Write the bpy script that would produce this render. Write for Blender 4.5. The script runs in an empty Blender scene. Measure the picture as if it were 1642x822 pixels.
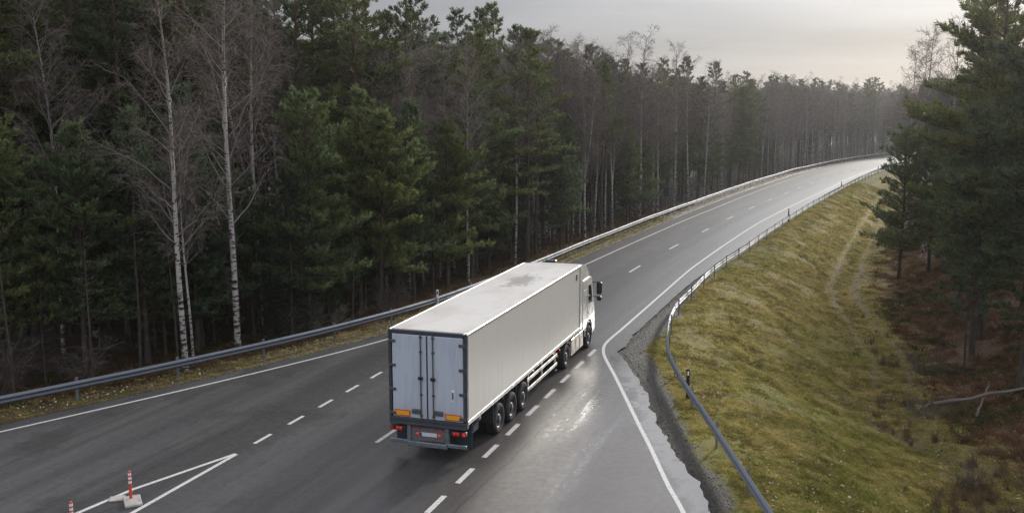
import bpy, math, random
import numpy as np
from mathutils import Matrix, Vector

sc = bpy.context.scene
COL = sc.collection
RNG = np.random.default_rng(7)
random.seed(7)
PI = math.pi

# ------------------------------------------------------------------ helpers
def unit(v):
    v = np.asarray(v, float)
    return v / np.maximum(np.linalg.norm(v, axis=-1, keepdims=True), 1e-9)

class MB:
    """collects triangles / quads with a material slot, builds ONE mesh object"""
    def __init__(s):
        s.v = []; s.f = []; s.m = []; s.n = 0; s.sm = []
    def add(s, verts, faces, mat=0, smooth=False):
        verts = np.asarray(verts, float).reshape(-1, 3)
        faces = np.asarray(faces, int)
        s.v.append(verts); s.f.append(faces + s.n); s.m.append(np.full(len(faces), mat)); s.sm.append(np.full(len(faces), smooth))
        s.n += len(verts)
    def box(s, c, d, mat=0, R=None):
        x, y, z = np.asarray(d, float) / 2
        v = np.array([(-x,-y,-z),(x,-y,-z),(x,y,-z),(-x,y,-z),(-x,-y,z),(x,-y,z),(x,y,z),(-x,y,z)])
        if R is not None: v = v @ np.array(R).T
        s.add(v + np.asarray(c, float), [(0,3,2,1),(4,5,6,7),(0,1,5,4),(1,2,6,5),(2,3,7,6),(3,0,4,7)], mat)
    def bbox(s, c, d, b=0.02, mat=0):
        """box with chamfered edges"""
        hx, hy, hz = np.asarray(d, float) / 2
        b = min(b, hx*.95, hy*.95, hz*.95)
        vs = []; idx = {}
        for sx in (-1,1):
            for sy in (-1,1):
                for sz in (-1,1):
                    for ax in range(3):
                        p = [sx*(hx-b), sy*(hy-b), sz*(hz-b)]
                        p[ax] = (sx*hx, sy*hy, sz*hz)[ax]
                        idx[(sx,sy,sz,ax)] = len(vs); vs.append(p)
        q = []; t = []
        for ax in range(3):
            o = [a for a in range(3) if a != ax]
            for sg in (-1,1):
                r = []
                for (a, b2) in ((-1,-1),(1,-1),(1,1),(-1,1)):
                    k = [0,0,0]; k[ax] = sg; k[o[0]] = a; k[o[1]] = b2
                    r.append(idx[(*k, ax)])
                flip = (sg > 0) == (ax == 1)
                q.append(r[::-1] if flip else r)
        for ax in range(3):          # edges along ax
            o = [a for a in range(3) if a != ax]
            for a in (-1,1):
                for b2 in (-1,1):
                    k0 = [0,0,0]; k0[o[0]] = a; k0[o[1]] = b2
                    k1 = list(k0); k0[ax] = -1; k1[ax] = 1
                    q.append([idx[(*k0,o[0])], idx[(*k1,o[0])], idx[(*k1,o[1])], idx[(*k0,o[1])]])
        for sx in (-1,1):
            for sy in (-1,1):
                for sz in (-1,1):
                    t.append([idx[(sx,sy,sz,0)], idx[(sx,sy,sz,1)], idx[(sx,sy,sz,2)]])
        vs = np.array(vs) + np.asarray(c, float)
        s.add(vs, q, mat); 
        t = np.array(t) + (s.n - len(vs))
        s.f.append(t); s.m.append(np.full(len(t), mat)); s.sm.append(np.full(len(t), False))
    def tube(s, pts, rad, n=6, mat=0, smooth=True, cap=False):
        pts = np.asarray(pts, float); k = len(pts)
        rad = np.broadcast_to(np.asarray(rad, float), (k,))
        tg = unit(np.gradient(pts, axis=0))
        ref = np.array([0,0,1.]) if abs(tg[0,2]) < .8 else np.array([1.,0,0])
        a = unit(np.cross(tg, ref)); b = np.cross(tg, a)
        ang = np.arange(n) * 2*PI/n
        v = pts[:,None] + rad[:,None,None]*(np.cos(ang)[None,:,None]*a[:,None] + np.sin(ang)[None,:,None]*b[:,None])
        i = np.arange(k-1)[:,None]*n; j = np.arange(n)[None]; j2 = (j+1) % n
        f = np.stack([i+j, i+j2, i+n+j2, i+n+j], -1).reshape(-1,4)
        s.add(v, f, mat, smooth)
        if cap:
            base = s.n - k*n
            for r0 in (0, (k-1)*n):
                c0 = v.reshape(-1,3)[r0:r0+n]
                s.add(np.vstack([c0, c0.mean(0)]), [(q, (q+1) % n, n) for q in range(n)], mat)
    def lathe(s, prof, c, axis='x', n=32, mat=0, smooth=True):
        """prof: (radius, along-axis) pairs"""
        p = np.asarray(prof, float); k = len(p)
        ang = np.arange(n)*2*PI/n
        r = p[:,0][:,None]; h = np.repeat(p[:,1][:,None], n, 1)
        A = r*np.cos(ang); B = r*np.sin(ang)
        v = {'x': (h, A, B), 'y': (B, h, A), 'z': (A, B, h)}[axis]
        v = np.stack(v, -1) + np.asarray(c, float)
        i = np.arange(k-1)[:,None]*n; j = np.arange(n)[None]; j2 = (j+1) % n
        s.add(v, np.stack([i+j, i+j2, i+n+j2, i+n+j], -1).reshape(-1,4), mat, smooth)
    def extrude(s, poly, x0, x1, mat=0, inset=0.0):
        """polygon in (y,z) extruded along x"""
        p = np.asarray(poly, float); n = len(p)
        a = np.c_[np.full(n, x0), p]; b = np.c_[np.full(n, x1), p]
        s.add(np.vstack([a, b]), [(i, (i+1) % n, n+(i+1) % n, n+i) for i in range(n)], mat)
        c = p.mean(0)
        for v, fl in ((a, 1), (b, 0)):
            s.add(np.vstack([v, [v[0,0], *c]]), [((i+1) % n, i, n) if fl else (i, (i+1) % n, n) for i in range(n)], mat)
    def blades(s, P, D, size, k, w, rng, mat=0, spread=.85, long=1.0):
        """k leaf-sized slivers round every shoot (P, direction D)"""
        n = len(P)
        if n == 0: return
        P = np.repeat(P, k, 0); D = np.repeat(unit(D), k, 0); S = np.repeat(size, k)[:,None]
        r = rng.normal(size=(n*k,3)); d = unit(D + unit(r)*spread)
        L = S*rng.uniform(.65, 1.1, (n*k,1))*long
        b = P + D*S*rng.uniform(-.35, .5, (n*k,1))
        p = unit(np.cross(d, rng.normal(size=(n*k,3))))*(S*w)
        v = np.stack([b, b + d*L*.5 + p, b + d*L, b + d*L*.5 - p], 1)
        s.add(v.reshape(-1,3), np.arange(n*k*4).reshape(-1,4), mat)
    def ribbons(s, A, B, w, rng, mat=0, sag=0.0):
        n = len(A)
        if n == 0: return
        A = np.asarray(A); B = np.asarray(B); d = unit(B-A)
        p = unit(np.cross(d, rng.normal(size=(n,3))))
        w = np.broadcast_to(w, (n,))[:,None]
        M = (A+B)/2 + rng.normal(size=(n,3))*.06*np.linalg.norm(B-A, axis=1, keepdims=True) + np.array([0,0,1.])*sag*np.linalg.norm(B-A, axis=1, keepdims=True)
        v = np.stack([A-p*w, A+p*w, M+p*w*.75, M-p*w*.75, B+p*w*.3, B-p*w*.3], 1).reshape(-1,3)
        i = np.arange(n)[:,None]*6
        f = np.concatenate([i+np.array([[0,1,2,3]]), i+np.array([[3,2,4,5]])])
        s.add(v, f, mat)
    def mesh(s, name, mats):
        me = bpy.data.meshes.new(name)
        V = np.vstack(s.v)
        me.vertices.add(len(V)); me.vertices.foreach_set('co', V.ravel())
        cnt = np.concatenate([np.full(len(f), f.shape[1]) for f in s.f])
        idx = np.concatenate([f.ravel() for f in s.f])
        me.loops.add(len(idx)); me.loops.foreach_set('vertex_index', idx)
        me.polygons.add(len(cnt)); me.polygons.foreach_set('loop_start', np.r_[0, np.cumsum(cnt)[:-1]])
        me.polygons.foreach_set('material_index', np.concatenate(s.m).astype(np.int32))
        me.polygons.foreach_set('use_smooth', np.concatenate(s.sm).astype(bool))
        me.update(calc_edges=True); me.validate()
        for m in (mats if isinstance(mats, (list, tuple)) else [mats]): me.materials.append(m)
        return me
    def build(s, name, mats, parent=None, **kw):
        return link(name, s.mesh(name, mats), parent, **kw)

def link(name, data, parent=None, loc=None, rz=None, scale=None):
    o = bpy.data.objects.new(name, data); COL.objects.link(o)
    if parent is not None: o.parent = parent
    if loc is not None: o.location = loc
    if rz is not None: o.rotation_euler = (0, 0, rz)
    if scale is not None: o.scale = scale if hasattr(scale, '__len__') else (scale,)*3
    return o
def tag(o, label=None, cat=None, group=None, kind=None):
    for k, v in (('label', label), ('category', cat), ('group', group), ('kind', kind)):
        if v: o[k] = v
    return o
def thing(name, label, cat, loc=(0,0,0), rz=0, group=None, scale=None):
    return tag(link(name, None, None, loc, rz, scale), label, cat, group)

def hash2(i, j):
    h = np.sin(i*127.1 + j*311.7)*43758.5453
    return h - np.floor(h)
def vnoise(x, y):
    xi, yi = np.floor(x), np.floor(y); fx, fy = x-xi, y-yi
    fx = fx*fx*(3-2*fx); fy = fy*fy*(3-2*fy)
    return (hash2(xi,yi)*(1-fx)+hash2(xi+1,yi)*fx)*(1-fy) + (hash2(xi,yi+1)*(1-fx)+hash2(xi+1,yi+1)*fx)*fy
def fbm(x, y, o=4):
    t = 0; a = .5
    for k in range(o):
        t = t + a*vnoise(x*2**k + 17.3*k, y*2**k - 9.1*k); a *= .5
    return t

# ------------------------------------------------------------------ materials
class NT:
    def __init__(s, name):
        s.m = bpy.data.materials.new(name); s.m.use_nodes = True
        s.t = s.m.node_tree; s.n = s.t.nodes; s.l = s.t.links
        s.bs = s.n['Principled BSDF']; s.out = s.n['Material Output']
        s.tc = s.n.new('ShaderNodeTexCoord')
    def set(s, **k):
        names = dict(color='Base Color', rough='Roughness', metal='Metallic', spec='Specular IOR Level', emit='Emission Color', estr='Emission Strength', coat='Coat Weight', normal='Normal', sss='Subsurface Weight')
        for a, v in k.items():
            i = s.bs.inputs[names[a]]
            if isinstance(v, bpy.types.NodeSocket): s.l.new(v, i)
            elif a in ('color','emit'): i.default_value = (*v, 1)
            else: i.default_value = v
        return s
    def put(s, sock, v):
        if isinstance(v, bpy.types.NodeSocket): s.l.new(v, sock)
        elif v is not None:
            if hasattr(v, '__len__') and len(v) == 3 and sock.type == 'RGBA': v = (*v, 1)
            sock.default_value = v
    def math(s, op, a, b=None, c=None, clamp=False):
        n = s.n.new('ShaderNodeMath'); n.operation = op; n.use_clamp = clamp
        for i, v in enumerate((a, b, c)):
            if v is not None: s.put(n.inputs[i], v)
        return n.outputs[0]
    def mapr(s, v, a, b, c=0., d=1., smooth=True):
        n = s.n.new('ShaderNodeMapRange'); n.interpolation_type = 'SMOOTHSTEP' if smooth else 'LINEAR'
        s.put(n.inputs['Value'], v)
        for k, x in zip(('From Min','From Max','To Min','To Max'), (a,b,c,d)): s.put(n.inputs[k], x)
        return n.outputs['Result']
    def mix(s, f, a, b, mode='MIX'):
        n = s.n.new('ShaderNodeMix'); n.data_type = 'RGBA'; n.blend_type = mode
        s.put(n.inputs[0], f); s.put(n.inputs[6], a); s.put(n.inputs[7], b)
        return n.outputs[2]
    def noise(s, vec, scale, detail=4, rough=.55, stretch=None, dist=0., loc=None):
        if stretch is not None or loc is not None:
            mp = s.n.new('ShaderNodeMapping'); s.l.new(vec, mp.inputs[0])
            if stretch is not None: mp.inputs['Scale'].default_value = stretch
            if loc is not None: mp.inputs['Location'].default_value = loc
            vec = mp.outputs[0]
        n = s.n.new('ShaderNodeTexNoise'); s.l.new(vec, n.inputs['Vector'])
        n.inputs['Scale'].default_value = scale; n.inputs['Detail'].default_value = detail; n.inputs['Roughness'].default_value = rough
        n.inputs['Distortion'].default_value = dist
        return n.outputs[0]
    def voro(s, vec, scale, feat='F1'):
        n = s.n.new('ShaderNodeTexVoronoi'); n.feature = feat; s.l.new(vec, n.inputs['Vector']); n.inputs['Scale'].default_value = scale
        return n.outputs
    def sep(s, vec):
        n = s.n.new('ShaderNodeSeparateXYZ'); s.l.new(vec, n.inputs[0]); return n.outputs
    def geo(s):
        n = s.n.new('ShaderNodeNewGeometry'); return n.outputs
    def rnd(s):
        return s.n.new('ShaderNodeObjectInfo').outputs['Random']
    def ramp(s, f, stops):
        n = s.n.new('ShaderNodeValToRGB'); s.put(n.inputs[0], f); e = n.color_ramp.elements
        while len(e) < len(stops): e.new(.5)
        for el, (p, c) in zip(e, stops): el.position = p; el.color = (*c, 1)
        return n.outputs[0]
    def bump(s, h, strength=.5, dist=.02):
        n = s.n.new('ShaderNodeBump'); n.inputs['Strength'].default_value = strength; n.inputs['Distance'].default_value = dist
        s.l.new(h, n.inputs['Height']); s.l.new(n.outputs[0], s.bs.inputs['Normal']); return n.outputs[0]

def simple(name, color, rough=.5, metal=0., spec=.5, dirt=.0, dscale=3., dcol=(.06,.055,.05), coat=0., stretch=None):
    t = NT(name); t.set(rough=rough, metal=metal, spec=spec, coat=coat)
    if dirt:
        f = t.noise(t.tc.outputs['Object'], dscale, 6, .65, stretch)
        t.set(color=t.mix(t.math('MULTIPLY', t.mapr(f, .45, .8), dirt), color, dcol))
        t.set(rough=t.mapr(f, .3, .7, max(rough-.08, .02), min(rough+.15, 1)))
    else: t.set(color=color)
    return t.m

def mat_needles(name, stops, spec=.25, trans=.42):
    t = NT(name)
    r = t.rnd(); g = t.geo()
    big = t.noise(t.tc.outputs['Object'], .55, 3, .6)
    f = t.math('ADD', t.math('MULTIPLY', r, .62), t.math('MULTIPLY', t.mapr(big, .3, .7), .38))
    c = t.ramp(f, stops)
    fine = t.noise(t.tc.outputs['Object'], 6., 2, .5)
    c = t.mix(1., c, t.mix(t.mapr(fine, .3, .7), (.62,.62,.62), (1.45,1.45,1.35)), 'MULTIPLY')
    t.set(color=c, rough=.6, spec=spec)
    tr = t.n.new('ShaderNodeBsdfTranslucent'); t.l.new(c, tr.inputs[0])
    mx = t.n.new('ShaderNodeMixShader'); mx.inputs[0].default_value = trans
    t.l.new(t.bs.outputs[0], mx.inputs[1]); t.l.new(tr.outputs[0], mx.inputs[2]); t.l.new(mx.outputs[0], t.out.inputs[0])
    return t.m

M = {}
M['needle_pine'] = mat_needles('pine_needles', [(0,(.060,.080,.049)),(.35,(.080,.100,.050)),(.65,(.110,.124,.046)),(1,(.165,.165,.042))])
M['needle_edge'] = mat_needles('young_pine_needles', [(0,(.080,.116,.074)),(.4,(.094,.128,.066)),(.75,(.118,.146,.058)),(1,(.155,.168,.052))])
M['needle_spruce'] = mat_needles('spruce_needles', [(0,(.018,.040,.028)),(1,(.036,.062,.034))])

def bark_pine():
    t = NT('pine_bark'); o = t.tc.outputs['Object']; z = t.sep(o)[2]
    n = t.noise(o, 7., 5, .7, (1,1,.22))
    c0 = t.ramp(n, [(.25,(.022,.018,.016)),(.55,(.070,.056,.047)),(.8,(.12,.098,.082))])
    c1 = t.ramp(n, [(.25,(.045,.030,.022)),(.6,(.105,.066,.045)),(.85,(.15,.10,.07))])
    t.set(color=t.mix(t.mapr(z, 7., 12.), c0, c1), rough=.9, spec=.15); t.bump(n, .6, .04)
    return t.m
def bark_birch():
    t = NT('birch_bark'); o = t.tc.outputs['Object']; z = t.sep(o)[2]
    a = t.noise(o, 3.2, 4, .65, (1.1,1.1,4.2))
    b = t.noise(o, 1.3, 3, .6, (1,1,.6))
    thr = t.mapr(z, 0., 5., .47, .575)
    thr = t.math('SUBTRACT', thr, t.math('MULTIPLY', t.mapr(b, .45, .75), .09))
    blk = t.mapr(t.math('SUBTRACT', a, thr), .0, .035)
    white = t.mix(b, (.27,.25,.23), (.44,.42,.395))
    white = t.mix(t.mapr(z, 9.5, 15.), white, (.20,.14,.115))
    t.set(color=t.mix(blk, white, (.022,.02,.019)), rough=.7, spec=.25); t.bump(a, .3, .02)
    return t.m
M['bark_pine'] = bark_pine(); M['bark_birch'] = bark_birch()
def twigmat(name, stops):
    t = NT(name); t.set(color=t.ramp(t.math('ADD', t.math('MULTIPLY', t.rnd(), .6), t.math('MULTIPLY', t.noise(t.tc.outputs['Object'], .8, 2), .4)), stops), rough=.8, spec=.15); return t.m
M['twig'] = twigmat('birch_twigs', [(0,(.105,.085,.076)),(.5,(.155,.130,.116)),(1,(.20,.172,.155))])
M['limb'] = twigmat('birch_limbs', [(0,(.16,.14,.125)),(1,(.28,.25,.225))])
M['deadwood'] = twigmat('dead_wood', [(0,(.06,.052,.047)),(1,(.14,.122,.11))])
M['greywood'] = simple('weathered_log', (.12,.105,.09), .85, dirt=.7, dscale=5, stretch=(.4,3,3))
M['galv'] = simple('galvanised_steel', (.125,.145,.175), .58, .2, spec=.35, dirt=.5, dscale=4., dcol=(.20,.21,.22))
M['post'] = simple('galvanised_post', (.20,.22,.24), .5, .6, dirt=.4, dscale=6)
M['white'] = simple('road_paint', (.50,.50,.485), .6, dirt=.95, dscale=13, dcol=(.11,.108,.105))
M['panel'] = None
M['rubber'] = simple('tyre_rubber', (.020,.020,.021), .75, dirt=.6, dscale=5, dcol=(.07,.065,.06))
M['rim'] = simple('wheel_rim', (.065,.07,.085), .45, .4, dirt=.5, dscale=6, dcol=(.11,.10,.09))
M['chassis'] = simple('chassis_paint', (.018,.02,.024), .5, dirt=.5, dscale=4)
M['frame'] = simple('door_frame_paint', (.030,.038,.052), .45, dirt=.5, dscale=3, dcol=(.08,.08,.08))
M['bumper'] = simple('bumper_steel', (.16,.19,.22), .5, .5, dirt=.8, dscale=4, dcol=(.06,.055,.05))
M['steelgrey'] = simple('door_hardware', (.10,.105,.115), .45, .5, dirt=.5, dscale=8)
M['black'] = simple('black_plastic', (.012,.012,.013), .45)
M['yellow'] = simple('reflective_yellow', (.72,.36,.02), .4)
M['redrefl'] = simple('reflective_red', (.55,.05,.015), .4)
M['redlens'] = simple('red_lens', (.40,.012,.010), .2)
M['orangelens'] = simple('orange_lens', (.65,.16,.01), .25)
def lamp(name, c, e, s):
    t = NT(name); t.set(color=c, rough=.2, emit=e, estr=s); return t.m
M['redlit'] = lamp('lit_red_lamp', (.6,.03,.02), (1,.06,.03), .15)
M['plate'] = simple('number_plate_white', (.55,.58,.62), .35, dirt=.4, dscale=14, dcol=(.25,.27,.3))
M['blue'] = simple('plate_blue', (.02,.07,.32), .4)
M['dkpanel'] = simple('grey_panel', (.115,.11,.115), .6, dirt=.6, dscale=4)
M['flap'] = simple('mud_flap', (.02,.032,.05), .6, dirt=.4)
M['glass'] = simple('cab_glass', (.012,.016,.022), .05)
M['cabwhite'] = simple('cab_paint', (.52,.51,.485), .25, dirt=.45, dscale=1.6, dcol=(.35,.33,.30), coat=.4)
M['silver'] = simple('side_fairing', (.40,.375,.335), .4, .2, dirt=.6, dscale=3, dcol=(.2,.18,.16))
M['alu'] = simple('aluminium_rail', (.45,.44,.415), .4, .3, dirt=.5, dscale=4, dcol=(.3,.28,.25))
M['orange'] = simple('orange_plastic', (.52,.055,.018), .5, dirt=.5, dscale=9, dcol=(.2,.05,.03))
M['whitefilm'] = simple('white_reflective_film', (.72,.74,.80), .4)
M['concrete'] = simple('concrete_base', (.34,.325,.30), .85, dirt=.7, dscale=5, dcol=(.14,.13,.12))
M['signblue'] = simple('sign_blue', (.022,.034,.062), .4)

def mat_box():
    t = NT('trailer_panel'); o = t.tc.outputs['Object']; x, y, z = t.sep(o)
    g = t.geo()[1]; nz = t.sep(t.tc.outputs['Normal'])
    base = (.53,.515,.485)
    broad = t.noise(o, .7, 5, .6)
    c = t.mix(t.math('MULTIPLY', t.mapr(broad, .4, .75), .35), base, (.50,.48,.445))
    # vertical drip marks on the sides, heavier low down
    drip = t.noise(o, 3.2, 5, .65, (1,2.2,.10))
    c = t.mix(t.math('MULTIPLY', t.math('MULTIPLY', t.mapr(drip, .5, .78), t.mapr(z, 4., 1.3, .15, .75)), t.mapr(nz[2], .2, .7, 1, 0)), c, (.36,.34,.31))
    # roof: streaked grime plus one dark scuffed stain
    top = t.mapr(nz[2], .5, .9)
    st = t.noise(o, 1.1, 6, .7, (1.5,.5,1))
    c = t.mix(t.math('MULTIPLY', t.math('MULTIPLY', t.mapr(st, .5, .75), top), .55), c, (.36,.33,.29))
    st2 = t.noise(o, .55, 5, .65, (1,.6,1))
    c = t.mix(t.math('MULTIPLY', t.math('MULTIPLY', t.mapr(st2, .44, .64), top), .38), c, (.33,.30,.265))
    dx = t.math('MULTIPLY', t.math('SUBTRACT', x, .05), .95); dy = t.math('MULTIPLY', t.math('SUBTRACT', y, 9.1), .36)
    d = t.math('SQRT', t.math('ADD', t.math('MULTIPLY', dx, dx), t.math('MULTIPLY', dy, dy)))
    sn = t.noise(o, 2.6, 6, .75, (1.6,.8,1))
    stain = t.math('MULTIPLY', t.mapr(t.math('ADD', sn, t.mapr(d, 0, 1.25, .24, -.22)), .52, .70), top)
    c = t.mix(t.math('MULTIPLY', stain, .65), c, (.13,.11,.09))
    # faint panel joints every 1.9 m on the side
    fr = t.math('FRACT', t.math('DIVIDE', y, 1.9))
    j = t.math('MULTIPLY', t.mapr(t.math('ABSOLUTE', t.math('SUBTRACT', fr, .5)), 0, .008, 1, 0), .4)
    c = t.mix(j, c, (.3,.29,.27))
    t.set(color=c, rough=.42, spec=.4); return t.m
M['panel'] = mat_box()
def mat_door():
    t = NT('door_panel'); o = t.tc.outputs['Object']
    n = t.noise(o, 2.4, 6, .7, (1.6,1,.22)); b = t.noise(o, 1.1, 3)
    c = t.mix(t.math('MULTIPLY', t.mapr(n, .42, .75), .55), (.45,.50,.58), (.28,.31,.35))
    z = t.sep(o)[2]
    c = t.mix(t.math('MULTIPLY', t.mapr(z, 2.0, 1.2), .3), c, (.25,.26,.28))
    t.set(color=c, rough=.45); return t.m
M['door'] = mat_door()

# ------------------------------------------------------------------ road geometry (metres; camera above the origin, looking along +y)
def smooth_curve(pts, step=.5, win=5.):
    p = np.array(pts, float); y = np.arange(p[0,1], p[-1,1], step)
    x = np.interp(y, p[:,1], p[:,0]); k = int(win/step)
    w = np.hanning(2*k+1); w /= w.sum()
    xp = np.r_[x[0] - (x[1]-x[0])*np.arange(k,0,-1), x, x[-1] + (x[-1]-x[-2])*np.arange(1,k+1)]
    return y, np.convolve(xp, w, 'valid')
LINE_L = smooth_curve([(-46,0),(-26,21),(-16.96,30.6),(-12.4,35.47),(-9.86,38.37),(-5.8,43.3),(-2.6,48.6),(0,54.2),(4.73,64.58),(8.39,73.25),(12.31,82.3),(16.7,92.36),(21.15,102),(25.79,112.2),(34.5,130.8),(48.87,160),(61.62,182.5),(75,204),(90,225),(110,249),(135,275),(230,360)], win=6)
def xl_line(y): return np.interp(y, *LINE_L)
def slope_l(y): return (xl_line(y+1)-xl_line(y-1))/2
def xl(y):                                   # left pavement boundary
    y = np.asarray(y, float)
    off = np.interp(y, [0,30,40,60,70,120,300], [.85,.8,.75,1.0,1.25,1.45,1.45])
    return xl_line(y) - off*np.sqrt(1+slope_l(y)**2)
PR = np.array([(5.3,0),(5.2,24),(5.29,25.8),(5.3,26.6),(5.07,27.0),(4.92,29.9),(4.95,31.3),(4.99,34.5),(4.93,37),(4.84,39.6),(4.72,41.3),(5.46,43.5),(6.42,46.15),(7.52,49.1),(8.76,52.4),(10.44,56.8),(13.34,63.7),(16.4,70.5),(22.2,83.6),(28.4,97.2),(41.1,124.3),(56,154.5),(71.2,181),(88,205),(105,226),(130,252),(225,337)])
def xr(y):
    y = np.asarray(y, float)
    x = np.interp(y, PR[:,1], PR[:,0])
    j = (fbm(y*.9, y*0+3.3, 3)-.44)*.42 + (fbm(y*4.1, y*0+8.1, 3)-.44)*.34
    return x + np.where(y < 45, j, j*.3)
LINE_R = np.array([(4.55,0),(4.55,20),(4.5,24.04),(4.4,26),(4.34,29),(4.27,31.1),(4.19,34.08),(4.1,37.27),(4.0,39.6),(4.0,41.0),(4.15,42.2),(4.5,43.4),(5.4,45.79),(6.94,49.94),(8.77,54.89),(11.35,61.85),(12.93,65.83),(17.55,76.9),(23.9,91.4),(32.4,109),(42.5,129.2),(57.5,159.5),(72.5,185.5),(90,208),(107,229),(132,255)])
MID = smooth_curve([(-14,0),(-6.4,24),(-4.35,29.5),(-3.82,30.9),(1.2,45.2),(7.7,62.2),(8.8,65),(12.04,72.8),(16.53,83.1),(20.94,93.1),(25.5,103),(30.2,113),(39.2,131.3),(53.5,158.9),(67.5,183.5),(82,205),(98.5,227),(120,251),(230,350)], win=5)
def xm(y): return np.interp(y, *MID)
def heading(y): return np.arctan((xm(y+2)-xm(y-2))/4)

LEDGES = [((9.2,43.2),(10.35,42.95),.2,.34), ((10.5,42.95),(12.3,43.5),.24,.40), ((13.2,44.6),(14.6,45.6),.2,.18), ((16.4,49.0),(18.3,45.0),.22,.22), ((8.6,33.0),(10.6,33.8),.2,.15)]
def ground_h(x, y, rough=True):
    """terrain height; the road surface is z=0"""
    x = np.asarray(x, float); y = np.asarray(y, float)
    hd = np.cos(np.clip(np.arctan(slope_l(y)), -1.2, 1.2))
    dl = (xl(y)-x)*hd
    dr = (x-xr_s(y))*np.cos(heading(y))
    z = np.full(np.broadcast(x, y).shape, -.09)
    n = (fbm(x*.55, y*.55, 4)-.47)
    # left verge then a gentle fall into the wood
    zl = np.interp(dl, [0,.3,1.4,3,8,30,200], [-.05,-.015,.0,-.22,-.75,-.9,-.9]) + n*np.interp(dl, [.1,2,6,60],[.02,.10,.4,.5])
    # right: grassed bank down to a track, then a rise under the trees
    w = np.interp(y, [0,50,68,90,130,200], [9.4,8.8,6.2,5.5,4.5,4.4]); dep = np.interp(y, [0,45,70,95,130,250], [-3.1,-2.95,-2.3,-2.0,-1.7,-1.6])
    k = dr - 1.9
    zr = np.where(k < 0, np.interp(dr, [0,.25,1.1,1.9], [-.05,-.03,.0,-.03]),
         np.where(k < w, -.03 + dep*(lambda t: t*t*(3-2*t)*.35 + t*.65)(np.clip(k/w,0,1)),
         dep - .03 + np.interp(k-w, [0,3.5,5,9,18,60], [0,-.05,.12,1.9,3.6,5.0])*np.interp(y,[0,50,90,140],[1,1,.75,.5])))
    zr = zr + n*np.interp(dr, [.2,2,5,14,60], [.03,.18,.30,.55,.9])
    hum = (fbm(x*1.3+4, y*1.3, 3)-.44)
    zr = zr + hum*np.interp(dr, [1.0,2.5,14,30], [0,.22,.26,.4])
    for (ax, ay), (bx, by), wd, dp in LEDGES:
        L2 = (bx-ax)**2 + (by-ay)**2; tt = np.clip(((x-ax)*(bx-ax)+(y-ay)*(by-ay))/L2, 0, 1)
        q = ((x-ax)*(by-ay) - (y-ay)*(bx-ax))/math.sqrt(L2) + .35*(vnoise(x*1.1, y*1.1)-.5); m = (tt > 0)*(tt < 1)*np.sin(np.clip(tt,0,1)*PI)**.5
        zr = zr - dp*m*np.exp(-(q/wd)**2)
    z = np.where(dl > 0, zl, np.where(dr > 0, zr, z))
    return z
def xr_s(y): return np.interp(y, PR[:,1], PR[:,0])

# terrain sheet: rows of constant y, columns at fixed distances from the two pavement edges
ys = np.r_[-400, -200, -80, -30, 0, np.arange(8, 20, 1.), np.arange(20, 62, .22), np.arange(62, 110, .5), np.arange(110, 235, 1.5), np.arange(236, 330, 6), 340, 400, 600]
dR = np.r_[np.arange(0, 22, .22), np.arange(22, 50, 1.2), 50, 60, 80, 120, 200, 350, 560]
dL = np.r_[np.arange(0, 8, .3), np.arange(8, 40, 1.5), 40, 50, 70, 110, 200, 350, 500][::-1]
def clampy(y): return np.clip(y, 0, 325)
rows = []; uv = []
for y in ys:
    yc = float(clampy(y)); cr = 1/np.cos(float(heading(yc))); cl = math.sqrt(1+float(slope_l(yc))**2)
    xs = np.r_[float(xl(yc)) - dL*min(cl,1.6), np.linspace(float(xl(yc))+.3, float(xr_s(yc))-.3, 7), float(xr_s(yc)) + dR*cr]
    rows.append(np.c_[xs, np.full(len(xs), y), ground_h(xs, np.full(len(xs), yc))])
    uv.append(np.c_[np.r_[-dL, np.zeros(7), dR], np.full(len(xs), y)])
G = np.array(rows); UVG = np.array(uv); nr, nc = G.shape[:2]

def grid_obj(name, G, UV, mat, kind='structure'):
    nr, nc = G.shape[:2]; mb = MB()
    i = np.arange(nr-1)[:,None]*nc; j = np.arange(nc-1)[None]
    f = np.stack([i+j, i+j+1, i+nc+j+1, i+nc+j], -1).reshape(-1,4)
    mb.add(G.reshape(-1,3), f, 0, True)
    me = mb.mesh(name, mat); u = me.uv_layers.new(name='UVMap')
    li = np.empty(len(me.loops), np.int32); me.loops.foreach_get('vertex_index', li)
    u.data.foreach_set('uv', UV.reshape(-1,2)[li].ravel().astype(np.float32))
    return tag(link(name, me), kind=kind)

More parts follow.
